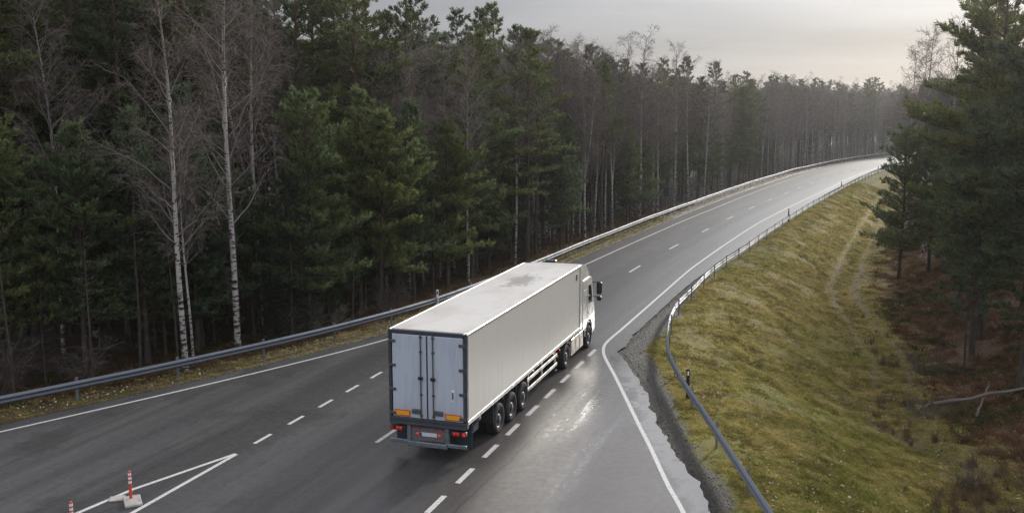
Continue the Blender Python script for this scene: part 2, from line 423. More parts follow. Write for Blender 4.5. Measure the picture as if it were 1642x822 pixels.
def mat_ground():
    t = NT('ground'); P = t.geo()[0]; u, v, _ = t.sep(t.tc.outputs['UV'])
    n1 = t.noise(P, .16, 4, .6); n2 = t.noise(P, .9, 5, .65); n3 = t.noise(P, 7., 4, .7); n4 = t.noise(P, 26., 3, .6)
    slope = t.noise(P, 2.2, 5, .7, (1,.45,1))
    # grass: olive yellow <-> green
    dry = t.mix(n3, (.22,.172,.058), (.43,.345,.14)); grn = t.mix(n3, (.125,.145,.024), (.29,.30,.058)); brn = t.mix(n3, (.070,.050,.026), (.17,.122,.062))
    fg = t.math('ADD', t.math('MULTIPLY', t.mapr(n2, .35, .65), .5), t.mapr(v, 60, 28, -.10, .52))
    c = t.mix(t.math('MINIMUM', fg, .95), dry, grn)
    c = t.mix(t.math('MULTIPLY', t.mapr(slope, .48, .64), .6), c, brn)
    c = t.mix(t.math('MULTIPLY', t.mapr(n1, .5, .68), .5), c, t.mix(n4, (.14,.105,.045), (.23,.172,.072)))
    c = t.mix(t.math('MULTIPLY', t.math('MULTIPLY', t.mapr(t.math('ADD', u, t.math('MULTIPLY', t.math('SUBTRACT', n2, .5), 5.)), 7.5, 11.), t.mapr(v, 60, 46)), .75), c, brn)
    # green edge just behind the rail, farther off
    c = t.mix(t.math('MULTIPLY', t.math('MULTIPLY', t.mapr(u, 2.6, 3.4, 1, 0), t.mapr(v, 55, 70)), .6), c, (.075,.085,.016))
    # ruts of the field track
    w = t.math('MAXIMUM', t.mapr(v, 50, 68, 11.6, 7.7, False), t.mapr(v, 68, 130, 7.7, 6.0, False))
    wob = t.math('MULTIPLY', t.math('SUBTRACT', t.noise(P, .12, 2), .5), 1.6)
    k = t.math('ADD', t.math('SUBTRACT', u, w), wob)
    rut = t.math('ABSOLUTE', t.math('SUBTRACT', t.math('ABSOLUTE', k), .85))
    rutm = t.math('MULTIPLY', t.math('MULTIPLY', t.mapr(t.math('ADD', rut, t.math('MULTIPLY', n3, .35)), .2, .55, 1, 0), t.mapr(v, 40, 72, .40, .95)), t.mapr(n2, .36, .52))
    c = t.mix(rutm, c, t.mix(n4, (.17,.135,.09), (.34,.29,.215)))
    # leaf litter and moss under the trees
    lit = t.mix(t.mapr(n3, .35, .65), (.048,.029,.018), (.19,.105,.062)); moss = t.mix(n3, (.03,.034,.012), (.06,.066,.02))
    lit = t.mix(t.math('MULTIPLY', t.mapr(n2, .5, .65), .55), lit, moss)
    vo = t.voro(P, 9.); leaf = t.math('MULTIPLY', t.mapr(vo[0], .10, .17, 1, 0), t.mapr(t.sep(vo[1])[0], .55, .6))
    lit = t.mix(t.math('MULTIPLY', leaf, .8), lit, (.34,.22,.14))
    kl = t.math('ADD', t.math('SUBTRACT', u, w), t.math('MULTIPLY', t.math('SUBTRACT', n2, .5), 4.))
    c = t.mix(t.mapr(kl, 1.6, 3.6), c, lit)
    # stray leaves on the grass
    vo2 = t.voro(P, 5.5); leaf2 = t.math('MULTIPLY', t.mapr(vo2[0], .06, .11, 1, 0), t.mapr(t.sep(vo2[1])[0], .72, .76))
    c = t.mix(t.math('MULTIPLY', leaf2, .75), c, (.42,.37,.29))
    # wet bare soil beside the pavement
    soil = t.mix(t.noise(P, 3.4, 6, .75), (.014,.012,.010), (.060,.052,.042))
    ew = t.mapr(v, 24, 46, .50, 1.15); ew = t.mix(t.mapr(v, 48, 60), ew, (.45,.45,.45))
    es = t.math('SUBTRACT', t.math('ADD', u, t.math('MULTIPLY', t.math('SUBTRACT', n2, .5), 1.5)), ew)
    sm = t.mapr(es, -.15, .35, 1, 0)
    # left side: pale verge grass, leaves, then dark forest floor
    a = t.math('MULTIPLY', u, -1.)
    vg = t.mix(t.mapr(n2, .4, .6), (.125,.105,.055), (.085,.080,.030)); vg = t.mix(t.mapr(n3, .48, .62), vg, (.10,.055,.030))
    fl = t.mix(t.mapr(n3, .35, .65), (.022,.016,.011), (.060,.036,.021)); fl = t.mix(t.math('MULTIPLY', leaf, .6), fl, (.16,.085,.045))
    fl = t.mix(t.math('MULTIPLY', t.mapr(n2, .54, .66), .5), fl, (.024,.028,.010))
    lf = t.mix(t.mapr(t.math('ADD', a, t.math('MULTIPLY', t.math('SUBTRACT', n2, .5), 2.6)), .9, 1.7), vg, fl)
    lf = t.mix(t.mapr(t.math('ADD', a, t.math('MULTIPLY', t.math('SUBTRACT', n3, .5), .5)), .10, .3, 1, 0), lf, soil)
    c = t.mix(sm, c, soil)
    c = t.mix(t.mapr(u, -.01, .01, 1, 0), c, lf)
    t.set(color=c, spec=.25, rough=t.math('SUBTRACT', .92, t.math('MULTIPLY', sm, .45)))
    t.bump(t.math('ADD', n3, t.math('MULTIPLY', n4, .8)), 1., .16)
    return t.m
grid_obj('ground', G, UVG, mat_ground())

def mat_road():
    t = NT('asphalt'); P = t.geo()[0]; u, v, _ = t.sep(t.tc.outputs['UV']); U = t.tc.outputs['UV']
    g1 = t.noise(P, 55., 3, .7); g2 = t.noise(P, 5., 4, .6); g3 = t.noise(P, .35, 4, .6)
    along = t.noise(U, 1., 4, .6, (.75,.035,1)); along2 = t.noise(U, 1., 3, .6, (2.6,.05,1), loc=(7,3,0))
    c = t.mix(t.mapr(along, .35, .65), (.050,.049,.050), (.072,.070,.070))
    c = t.mix(t.math('MULTIPLY', t.mapr(along2, .5, .7), .4), c, (.027,.026,.027))
    # darker newer strip and soaked patches in the left lanes
    uu = t.math('ADD', u, t.math('MULTIPLY', t.math('SUBTRACT', t.noise(U, .10, 3), .5), 2.2))
    strip = t.math('MULTIPLY', t.mapr(t.math('ABSOLUTE', t.math('ADD', uu, 4.6)), .5, 1.5, 1, 0), t.mapr(v, 70, 55))
    c = t.mix(t.math('MULTIPLY', strip, .6), c, (.024,.023,.0235))
    c = t.mix(t.math('MULTIPLY', t.mapr(g3, .52, .66), t.mapr(u, 0, -2, 0, .55)), c, (.027,.026,.026))
    # slightly brown, lighter exit lane
    ex = t.math('MULTIPLY', t.mapr(u, 2.9, 3.6), t.mapr(v, 46, 41))
    c = t.mix(t.math('MULTIPLY', ex, .75), c, t.mix(t.mapr(g3, .35, .65), (.050,.043,.038), (.066,.060,.056)))
    # polished wheel tracks
    tr = t.math('ABSOLUTE', t.math('SUBTRACT', t.math('ABSOLUTE', t.math('SUBTRACT', u, 1.75)), .95))
    trk = t.math('MULTIPLY', t.mapr(tr, .15, .5, 1, 0), .45)
    c = t.mix(trk, c, (.034,.033,.034))
    # seams: long sealed joints
    def seam(off, wv, s):
        wb = t.math('MULTIPLY', t.math('SUBTRACT', t.noise(U, .6, 4, .7), .5), wv)
        return t.math('MULTIPLY', t.mapr(t.math('ABSOLUTE', t.math('ADD', t.math('SUBTRACT', u, off), wb)), .01, .05, 1, 0), s)
    sm = t.math('MAXIMUM', seam(4.55, .5, t.mapr(v, 44, 40, 0, .8)), seam(-2.35, 1.1, t.mapr(g3, .45, .6, 0, .6)))
    sm = t.math('MAXIMUM', sm, seam(-6.8, 1.6, t.mapr(g3, .45, .6, 0, .4)))
    c = t.mix(sm, c, (.014,.014,.014))
    # stone chips
    vo = t.voro(P, 38.); chip = t.math('MULTIPLY', t.mapr(vo[0], .16, .26, 1, 0), t.mapr(t.sep(vo[1])[0], .8, .84))
    c = t.mix(t.math('MULTIPLY', chip, .75), c, (.19,.18,.17))
    c = t.mix(1., c, t.mix(g1, (.55,.55,.55), (1.45,1.45,1.45)), 'MULTIPLY')
    # wetness: damp everywhere, wetter down the exit lane and along the right edge
    e = t.sep(t.n.new('ShaderNodeUVMap').outputs[0]) if False else None
    def blob(cu, cv, ru, rv):
        a = t.math('DIVIDE', t.math('SUBTRACT', u, cu), ru); b = t.math('DIVIDE', t.math('SUBTRACT', v, cv), rv)
        return t.mapr(t.math('SQRT', t.math('ADD', t.math('MULTIPLY', a, a), t.math('MULTIPLY', b, b))), .0, 1., 1, 0)
    wn = t.noise(U, 1., 4, .55, (2.4,.16,1), loc=(3,1,0))
    wet = t.math('MAXIMUM', t.math('MULTIPLY', blob(5.1, 33.8, 1.3, 8.5), t.mapr(wn, .28, .62)), t.math('MULTIPLY', blob(6.7, 28.5, .8, 7.5), t.mapr(wn, .3, .58)))
    at = t.n.new('ShaderNodeAttribute'); at.attribute_name = 'edge'
    pe = t.math('ADD', at.outputs['Fac'], t.math('MULTIPLY', t.math('SUBTRACT', t.noise(P, 1.2, 4, .6), .5), 1.7))
    pud = t.math('MULTIPLY', t.math('MULTIPLY', t.mapr(pe, .2, .9, 1, 0), t.mapr(v, 42, 39)), .8)
    chipdirt = t.math('MULTIPLY', t.mapr(t.noise(P, 1.6, 3, .55), .56, .68), .9)
    pud = t.math('MULTIPLY', pud, t.math('SUBTRACT', 1., chipdirt))
    edge = t.math('MULTIPLY', t.mapr(pe, -.25, .45, 1, 0), .8)
    c = t.mix(edge, c, (.032,.028,.024))
    r = t.mapr(g2, .3, .7, .33, .44)
    r = t.math('ADD', r, t.mapr(u, .2, -2.5, 0, .07))
    r = t.math('SUBTRACT', r, t.math('MULTIPLY', wet, .17))
    r = t.math('MAXIMUM', t.math('SUBTRACT', r, t.math('MULTIPLY', pud, .34)), .06)
    t.set(color=c, rough=r, spec=.5)
    b = t.n.new('ShaderNodeBump'); b.inputs['Distance'].default_value = .006; t.l.new(g1, b.inputs['Height'])
    t.l.new(t.math('MULTIPLY', t.math('SUBTRACT', 1., t.math('MAXIMUM', pud, t.math('MULTIPLY', wet, .6))), .28), b.inputs['Strength'])
    t.l.new(b.outputs[0], t.bs.inputs['Normal'])
    return t.m
yr = np.r_[np.arange(2, 60, .35), np.arange(60, 130, 1.), np.arange(130, 300, 2.5)]
RG = []; RU = []; RE = []
for y in yr:
    a, b = float(xl(y)), float(xr(y)); n = 33
    t_ = np.linspace(0, 1, n); xs = a + (b-a)*t_
    RG.append(np.c_[xs, np.full(n, y), np.zeros(n)]); RU.append(np.c_[(xs-float(xm(y)))*math.cos(float(heading(y))), np.full(n, y)]); RE.append((b-xs))
road = grid_obj('road', np.array(RG), np.array(RU), mat_road())
ea = road.data.attributes.new('edge', 'FLOAT', 'POINT'); ea.data.foreach_set('value', np.array(RE).ravel().astype(np.float32))

# painted markings, 4 mm above the asphalt
def strip_mesh(mb, pts, w, z=.004):
    p = np.asarray(pts, float); tg = unit(np.gradient(p, axis=0)); nn = np.c_[-tg[:,1], tg[:,0]]
    w = np.broadcast_to(w, (len(p),))[:,None]
    v = np.stack([np.c_[p+nn*w/2, np.full(len(p), z)], np.c_[p-nn*w/2, np.full(len(p), z)]], 1).reshape(-1,3)
    i = np.arange(len(p)-1)[:,None]*2
    mb.add(v, i+np.array([[0,1,3,2]]))
def catmull(p, n=8):
    p = np.asarray(p, float); P = np.vstack([2*p[0]-p[1], p, 2*p[-1]-p[-2]]); out = []
    for i in range(1, len(P)-2):
        for t in np.arange(n)/n:
            out.append(.5*((2*P[i]) + (-P[i-1]+P[i+1])*t + (2*P[i-1]-5*P[i]+4*P[i+1]-P[i+2])*t*t + (-P[i-1]+3*P[i]-3*P[i+1]+P[i+2])*t**3))
    return np.array(out + [p[-1]])
mk = MB(); yy = np.arange(4, 255, .8); strip_mesh(mk, np.c_[xl_line(yy), yy], .125); tag(mk.build('road_edge_line', M['white']), kind='structure')
mk = MB(); strip_mesh(mk, catmull(LINE_R), .135); tag(mk.build('road_edge_line', M['white']), kind='structure')
mk = MB()
for i in range(-2, 9):          # broad dashes of the exit lane
    a0 = np.array([-2.26,24.04]); a1 = np.array([3.3,40.4]); st = (a1-a0)/8
    s0 = a0 + st*i; e0 = s0 + st*.56
    strip_mesh(mk, [s0, e0], .165)
for i in range(-1, 9):
    a0 = np.array([-8.23,29.42]); st = np.array([.655,1.893])
    if i >= 0: strip_mesh(mk, [a0+st*i, a0+st*i+np.array([.31,.92])], .13)
for y0 in (17.4, 29.5, 40.9, 51.5, 62.2, 72.8, 83.1, 93.1, 103, 112.6, 121.9, 130.5, 138.9, 147.9, 157, 166, 175, 184, 193, 202, 211):
    q = np.linspace(y0, y0+2.65*math.cos(float(heading(y0)))/.92, 5); strip_mesh(mk, np.c_[xm(q), q], .14)
tag(mk.build('road_lane_dashes', M['white']), kind='structure')
mk = MB()
A = np.array([-8.56,28.5])
strip_mesh(mk, [(-14.4,18.8),(-11.49,24.07),(-10.65,25.68),tuple(A)], .135); strip_mesh(mk, [(-11.75,19),(-10.03,24.09),tuple(A+np.array([.03,-.05]))], .135, .008)
tag(mk.build('road_triangle_marking', M['white']), kind='structure')

# ------------------------------------------------------------------ crash barriers
WP = np.array([(.0,.31),(.012,.30),(.062,.262),(.078,.235),(.078,.215),(.01,.165),(.0,.155),(.01,.145),(.078,.095),(.078,.075),(.062,.048),(.012,.01),(.0,.0)])
def path_resample(p, step):
    p = np.asarray(p, float); s = np.r_[0, np.cumsum(np.linalg.norm(np.diff(p, axis=0), axis=1))]
    q = np.arange(0, s[-1], step); return np.c_[np.interp(q, s, p[:,0]), np.interp(q, s, p[:,1])]
def guardrail(path, side, label, first_post, post_h=.75):
    root = thing('guardrail', label, 'guardrail', (*path[len(path)//3], 0))
    off = np.array([*path[len(path)//3], 0.])
    p = path_resample(path, .5); tg = unit(np.gradient(p, axis=0)); nn = np.c_[tg[:,1], -tg[:,0]]*side      # towards the road
    wav = np.interp(np.arange(len(p)), np.arange(0, len(p)+12, 12), RNG.normal(0, .02, len(np.arange(0, len(p)+12, 12))))
    mb = MB(); k = len(WP)
    for thick in (0,):
        prof = np.vstack([WP, WP[::-1] - np.array([.006, 0])])
        v = np.zeros((len(p), len(prof), 3))
        v[:,:,:2] = p[:,None] + nn[:,None]*prof[None,:,0,None]
        v[:,:,2] = .44 + prof[None,:,1] + wav[:,None]
        n = len(prof); i = np.arange(len(p)-1)[:,None]*n; j = np.arange(n)[None]; j2 = (j+1) % n
        mb.add(v.reshape(-1,3)-off, np.stack([i+j, i+j2, i+n+j2, i+n+j], -1).reshape(-1,4))
    for i0 in range(2, len(p)-2, 8):          # lapped joints every 4 m
        a_, b_ = p[i0]-tg[i0]*.16, p[i0]+tg[i0]*.16
        v = np.zeros((2, k, 3))
        for r_, q_ in enumerate((a_, b_)):
            v[r_,:,:2] = q_ + nn[i0]*(WP[:,0]+.007)[:,None]; v[r_,:,2] = .44 + WP[:,1]*1.02 - .003 + wav[i0]
        j = np.arange(k-1)[:,None]; mb.add(v.reshape(-1,3)-off, np.concatenate([np.c_[j, j+1, j+k+1, j+k]]))
        for zz in (.05,.26):
            for sx in (-.08,.08): mb.box(np.r_[p[i0]+nn[i0]*.06+tg[i0]*sx, .44+zz+wav[i0]]-off, (.035,.035,.035))
    mb.build('beam', M['galv'], root)
    q = path_resample(path, 4.0)
    pm = MB()       # C-section post with spacer block
    for c, d in (((0,0,0),(.10,.006,1.0)),((-.05,.025,0),(.006,.05,1.0)),((.05,.025,0),(.006,.05,1.0))): pm.box((c[0],c[1],post_h-.5-.03), (d[0],d[1],post_h+.7))
    me = pm.mesh('post', M['post'])
    n_post = 0
    for a, b in zip(q[:-1], q[1:]):
        d = (b-a)/np.linalg.norm(b-a); nrm = np.array([d[1], -d[0]])*side
        if n_post >= 98: break
        n_post += 1
        o = link('post', me, root, (*(a - nrm*.012 - off[:2]), RNG.normal(0,.012)), math.atan2(nrm[1], nrm[0]) + PI/2)
        o.rotation_euler.x = RNG.normal(0,.02); o.rotation_euler.y = RNG.normal(0,.02)
        o.location = (*(a - nrm*.06 - off[:2]), -.08)
    return q
yy = np.arange(9, 262, .6)
hl = np.sqrt(1+slope_l(yy)**2)
RAIL_L = np.c_[xl(yy) - .92*hl*np.interp(yy,[0,60,80,300],[.92,1,1.05,1.1]), yy]
# start so that a post falls at (-15.67, 34.68)
guardrail(RAIL_L[8:], 1, 'galvanised W-beam guardrail curving along the forest edge on the far side of the road', None)
RR = catmull([(6.45,9),(6.36,18),(6.36,22),(6.34,26.3),(6.33,30.24),(6.3,34.22),(6.42,38.1),(6.93,41.86),(7.72,45.76),(8.85,49.75),(10.7,54.6),(12.4,59.2),(14.4,63.9),(17.3,70.2),(20.25,77),(23.2,83.5),(27.6,93),(33.2,105),(39.4,117.6),(43.5,126),(50,139),(58,155),(67,171.5),(74.5,183.5),(91,206),(108,227)], 6)
guardrail(RR, -1, 'galvanised guardrail bending round the grassy bank beside the exit lane', None)

# ------------------------------------------------------------------ truck
TYAW = -.322
O = np.array([-1.325, 27.569]); rt = np.array([math.cos(.322), -math.sin(.322)])
TL = O - rt*1.275
truck = thing('semi_truck', 'white articulated lorry with a box trailer driving away along the road', 'truck', (*TL, 0), TYAW)
T = truck
BW, BL, Z0, Z1 = 2.55, 13.4, 1.20, 3.98
b = MB(); b.bbox((0, BL/2+.02, (Z0+.06+Z1)/2), (BW-.03, BL-.10, Z1-Z0-.06), .03); cargo = b.build('cargo_box', M['panel'], T)
b = MB()
for s in (-1,1):
    b.bbox((s*(BW/2-.03), BL/2, Z1-.035), (.085, BL-.02, .09), .02)      # top rails
    b.bbox((s*(BW/2-.035), BL/2, Z0+.05), (.09, BL-.02, .14), .015)      # bottom rails
    b.bbox((s*(BW/2-.03), BL-.05, (Z0+Z1)/2+.02), (.09, .09, Z1-Z0-.16), .015)
b.bbox((0, BL-.05, Z1-.035), (BW-.15, .08, .088), .02); b.bbox((0, .12, Z1-.02), (BW-.16, .10, .05), .015)
b.build('edge_trim', M['alu'], T)
b = MB(); b.bbox((BW/2-.002, BL-.62, Z1-.42), (.012, .18, .26), .004); b.build('side_plate', M['steelgrey'], cargo)
# rear portal frame
b = MB()
for s in (-1,1): b.bbox((s*(BW/2-.045), .03, (Z0+Z1)/2), (.092, .13, Z1-Z0), .012)
b.bbox((0, .03, Z1-.06), (BW-.19, .13, .12), .012); b.bbox((0, .02, Z0-.03), (BW, .16, .19), .015); b.bbox((0, -.07, Z0-.10), (BW-.1, .10, .07), .01)
b.build('rear_frame', M['frame'], T)
dz0, dz1 = Z0+.08, Z1-.13
def hinge_mesh():
    h = MB(); h.bbox((0,-.012,0), (.22,.03,.085), .008); h.tube([(-.11,-.02,-.06),(-.11,-.02,.06)], .025, 8, cap=True); return h
for s in (-1,1):
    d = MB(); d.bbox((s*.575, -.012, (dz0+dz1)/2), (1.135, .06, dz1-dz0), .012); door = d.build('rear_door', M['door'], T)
    for zz in np.linspace(dz0+.11, dz1-.22, 4):
        h = MB(); x = s*(BW/2-.14); h.bbox((x, -.055, zz), (.22,.03,.09), .008); h.tube([(s*(BW/2-.05),-.05,zz-.07),(s*(BW/2-.05),-.05,zz+.07)], .026, 8, cap=True)
        h.build('hinge', M['steelgrey'], door)
    x = s*.20
    r = MB(); r.tube([(x,-.075,dz0-.05),(x,-.075,dz1+.08)], .020, 8, cap=True)
    for zz in (dz0+.1, dz0+.75, dz1-.5, dz1-.05): r.bbox((x,-.055,zz), (.09,.05,.06), .008)
    r.build('lock_rod', M['steelgrey'], door)
    k = MB(); k.bbox((x,-.095,(dz0+dz1)/2-.02), (.15,.05,.10), .015); k.build('handle', M['black'], door)
    k = MB(); k.bbox((s*.36,-.06,dz0+.22), (.30,.05,.15), .015); k.bbox((s*.44,-.09,dz0+.22), (.13,.03,.09), .01); k.build('lock_plate', M['steelgrey'], door)
    k = MB(); k.bbox((s*.83,-.048,dz0+.13), (.52,.014,.20), .003); p_ = k.build('reflector_plate', M['redrefl'], T)
    k = MB(); k.bbox((s*.83,-.058,dz0+.13), (.45,.008,.135), .002); k.build('reflector_field', M['yellow'], p_)
g = MB(); g.bbox((0,-.048,(dz0+dz1)/2), (.035,.03,dz1-dz0), .006); g.build('door_seal', M['black'], T)
k = MB(); k.bbox((.83,-.05,dz0+.80), (.09,.03,.34), .01); dl_ = k.build('door_latch', M['whitefilm'], T)
k = MB(); k.bbox((.83,-.07,dz0+.80), (.04,.02,.22), .005); k.build('latch_lever', M['black'], dl_)
k = MB(); k.bbox((1.08,-.05,dz0+.11), (.10,.02,.13), .004); k.build('small_plate', M['dkpanel'], T)
# under-run bumper, lamp carrier, number plate
k = MB(); k.bbox((0,-.10,.50), (1.28,.10,.15), .02); k.bbox((-.94,-.06,.53), (.62,.08,.12), .02); k.bbox((.95,-.06,.53), (.62,.08,.12), .02)
for s in (-1,1): k.bbox((s*.62,-.02,.80), (.14,.12,.62), .02)
k.build('rear_bumper', M['bumper'], T)
k = MB(); k.bbox((0,-.02,.80), (1.10,.04,.44), .015); pnl = k.build('lamp_panel', M['dkpanel'], T)
k = MB(); k.bbox((0,.02,1.06), (1.9,.12,.12), .02); k.build('cross_beam', M['chassis'], T)
k = MB(); k.bbox((.02,-.05,.80), (.54,.012,.12), .003); npl = k.build('number_plate', M['plate'], T)
k = MB(); k.bbox((-.225,-.059,.80), (.05,.006,.116), .001); k.build('blue_band', M['blue'], npl)
for x in (-.34,.37):
    k = MB(); k.lathe([(0,-.085),(.03,-.082),(.048,-.07),(.05,-.042)], (x,0,.80), 'y', 16); k.build('plate_lamp', M['redlit'], T)
for x in (-.50,-.25,.28,.49):
    k = MB(); k.bbox((x,-.045,.985), (.10,.015,.045), .005); k.build('marker_lamp', M['redlens'], T)
for s in (-1,1):
    k = MB(); k.bbox((s*.98,-.03,.93), (.54,.12,.15), .02); tl = k.build('tail_light', M['black'], T)
    k = MB(); k.bbox((s*.93,-.097,.93), (.22,.02,.12), .006); k.build('red_lens', M['redlens'], tl)
    for dx in (-.05,.055):
        k = MB(); k.lathe([(0,-.122),(.022,-.12),(.034,-.105)], (s*.93+dx,0,.94), 'y', 12); k.build('lit_lamp', M['redlit'], tl)
    k = MB(); k.bbox((s*1.18,-.097,.93), (.10,.02,.11), .006); k.build('orange_lens', M['redlit'] if s > 0 else M['redlens'], tl)
    k = MB(); k.bbox((s*1.02,.42,.60), (.46,.03,.55), .008); k.build('mud_flap', M['flap'], T)
# chassis
k = MB()
for s in (-1,1): k.bbox((s*.5, 7.0, 1.02), (.12, 13.0, .32), .01)
for y in (1.0,3.6,5.0,6.6,8.2,9.8): k.bbox((0,y,1.02), (2.3,.10,.16), .01)
k.build('chassis', M['chassis'], T)
k = MB()
for s in (-1,1): k.bbox((s*.45, 14.1, .92), (.10, 4.6, .26), .01)
k.bbox((0,11.9,1.10), (.9,.9,.10), .02); k.bbox((0,12.9,.75), (1.6,.5,.4), .05); k.build('tractor_chassis', M['chassis'], T)
def wheel_mesh(w=.32, R=.505):
    t = MB(); h = w/2
    t.lathe([(.30,-h*.86),(.36,-h),(.44,-h*1.02),(.485,-h*.9),(R,-h*.72),(R,-.06),(R-.012,-.055),(R-.012,-.035),(R,-.03),(R,.03),(R-.012,.035),(R-.012,.055),(R,.06),(R,h*.72),(.485,h*.9),(.44,h*1.02),(.36,h),(.30,h*.86)], (0,0,0), 'x', 40)
    r = MB(); r.lathe([(.305,-h*.84),(.305,h*.84),(.285,h*.8),(.27,h*.45),(.20,h*.30),(.16,h*.34),(.15,h*.75),(.10,h*.95),(0,h*.97)], (0,0,0), 'x', 32)
    r.lathe([(.305,-h*.84),(.27,-h*.45),(.15,-h*.4),(0,-h*.4)], (0,0,0), 'x', 32)
    for a in range(10):
        an = a*2*PI/10; r.lathe([(0,.045),(.014,.042),(.016,0)], (h*.30, .185*math.cos(an), .185*math.sin(an)), 'x', 6)
    return t.mesh('tyre', M['rubber']), r.mesh('rim', M['rim'])
WM = wheel_mesh(.385); WM2 = wheel_mesh(.30)
def wheel(x, y, s, wm):
    w = link('wheel', None, T, (x, y, .505)); w.rotation_euler = (RNG.uniform(0,1) if False else 0, 0, 0 if s > 0 else PI)
    link('tyre', wm[0], w); link('rim', wm[1], w)
AX = (2.96, 4.27, 5.58)
for y in AX:
    for s in (-1,1): wheel(s*1.065, y, s, WM)
    k = MB(); k.tube([(-.9,y,.505),(.9,y,.505)], .07, 12, cap=True); k.build('axle', M['chassis'], T)
for s in (-1,1):
    wheel(s*1.08, 11.42, s, WM2); wheel(s*.74, 11.42, s, WM2); wheel(s*1.06, 15.12, s, WM)
k = MB(); k.tube([(-.95,11.42,.505),(.95,11.42,.505)], .10, 12, cap=True); k.bbox((0,11.42,.505), (.4,.5,.42), .1); k.build('axle', M['chassis'], T)
# mudguards over the trailer axles
for s in (-1,1):
    k = MB(); k.bbox((s*1.05,2.28,.88), (.44,.025,.66), .006); k.bbox((s*1.05,4.3,1.17), (.42,4.2,.03), .006); k.build('mudguard', M['chassis'], T)
    # side guards: two rails on three uprights
    k = MB()
    for zz in (.56,.92): k.bbox((s*1.20,8.05,zz), (.03,3.9,.125), .008)
    for y in (6.3,8.0,9.8): k.bbox((s*1.165,y,.80), (.05,.07,.62), .006)
    k.build('side_guard', M['alu'], T)
    k = MB(); k.bbox((s*.95,10.35,.62), (.12,.12,.9), .01); k.bbox((s*.95,10.35,.19), (.26,.26,.04), .01); k.build('landing_leg', M['chassis'], T)
    for y in (6.6,9.2,12.2):
        k = MB(); k.bbox((s*(BW/2+.006),y,Z0-.05), (.02,.10,.045), .004); k.build('side_marker', M['orangelens'], T)
k = MB(); k.bbox((1.02,.95,.85), (.30,.55,.34), .05); k.build('storage_box', M['flap'], T)
k = MB(); k.lathe([(0,-.12),(.12,-.1),(.13,.1),(0,.12)], (1.16,1.0,1.12), 'y', 14); k.build('rear_corner_buffer', M['dkpanel'], T)
# tractor rear: mudguard, lamps
for s in (-1,1):
    pts = [(11.42+.60*math.cos(a), .505+.60*math.sin(a)) for a in np.linspace(math.radians(150), math.radians(25), 10)]
    k = MB()
    for (y0,z0),(y1,z1) in zip(pts[:-1], pts[1:]):
        k.add([(s*.58,y0,z0),(s*1.25,y0,z0),(s*1.25,y1,z1),(s*.58,y1,z1)], [(0,1,2,3)]); k.add([(s*1.25,y0,z0),(s*1.25,y0-.0,z0-.05),(s*1.25,y1,z1-.05),(s*1.25,y1,z1)], [(0,1,2,3)])
    k.build('mudguard', M['chassis'], T)
    k = MB(); k.bbox((s*.92,10.72,.88), (.42,.08,.14), .015); tl = k.build('tractor_lamp', M['redlens'], T)
    k = MB(); k.bbox((s*.80,10.675,.88), (.10,.02,.10), .006); k.build('lit_lamp', M['redlit'], tl)
    k = MB(); k.bbox((s*.85,10.70,.66), (.40,.03,.12), .004); k.build('reflector_plate', M['yellow'], T)
    # side fairings / tanks between drive and steering axle: three panels
    for y0, y1 in ((12.10,12.72),(12.76,13.38),(13.42,14.06)):
        k = MB(); k.extrude([(y0,.36),(y1,.36),(y1,1.02),(y0,1.02)], s*1.235, s*.72); k.bbox((s*1.19,(y0+y1)/2,.69), (.10,y1-y0-.04,.70), .03); k.build('side_fairing', M['silver'], T)
k = MB(); k.lathe([(0,-.25),(.28,-.25),(.30,-.2),(.30,.2),(.28,.25),(0,.25)], (.30,13.0,1.05), 'x', 20); k.build('air_tank', M['steelgrey'], T)
# cab
cabprof = [(14.02,.98),(14.02,3.10),(14.06,3.20),(15.30,3.22),(15.62,3.16),(15.86,2.55),(16.08,1.92),(16.20,1.55),(16.22,.95),(16.20,.62),(15.78,.62),(15.70,.98),(15.50,1.20),(15.12,1.28),(14.76,1.20),(14.56,.98)]
k = MB()
def cab_shell(k, prof, W, b=.07):
    p = np.array(prof); n = len(p); c = p.mean(0)
    xs = [(-W/2, .93), (-W/2+b*.4, .975), (-W/2+b, 1.0), (W/2-b, 1.0), (W/2-b*.4, .975), (W/2, .93)]
    rows = [np.c_[np.full(n, x), c + (p-c)*(1-(1-s)*.6)] for x, s in xs]
    v = np.vstack(rows)
    f = [(r*n+i, r*n+(i+1) % n, (r+1)*n+(i+1) % n, (r+1)*n+i) for r in range(5) for i in range(n)]
    k.add(v, f, 0, False)
    from mathutils.geometry import tessellate_polygon
    tri = tessellate_polygon([[Vector((q[0], q[1], 0)) for q in p]])
    k.add(rows[0], [t for t in tri]); k.add(rows[-1], [t for t in tri])
cab_shell(k, cabprof, 2.46); cab = k.build('cab', M['cabwhite'], T)
for md in (cab.modifiers.new('bevel', 'BEVEL'),): md.width = .02; md.segments = 2; md.limit_method = 'ANGLE'
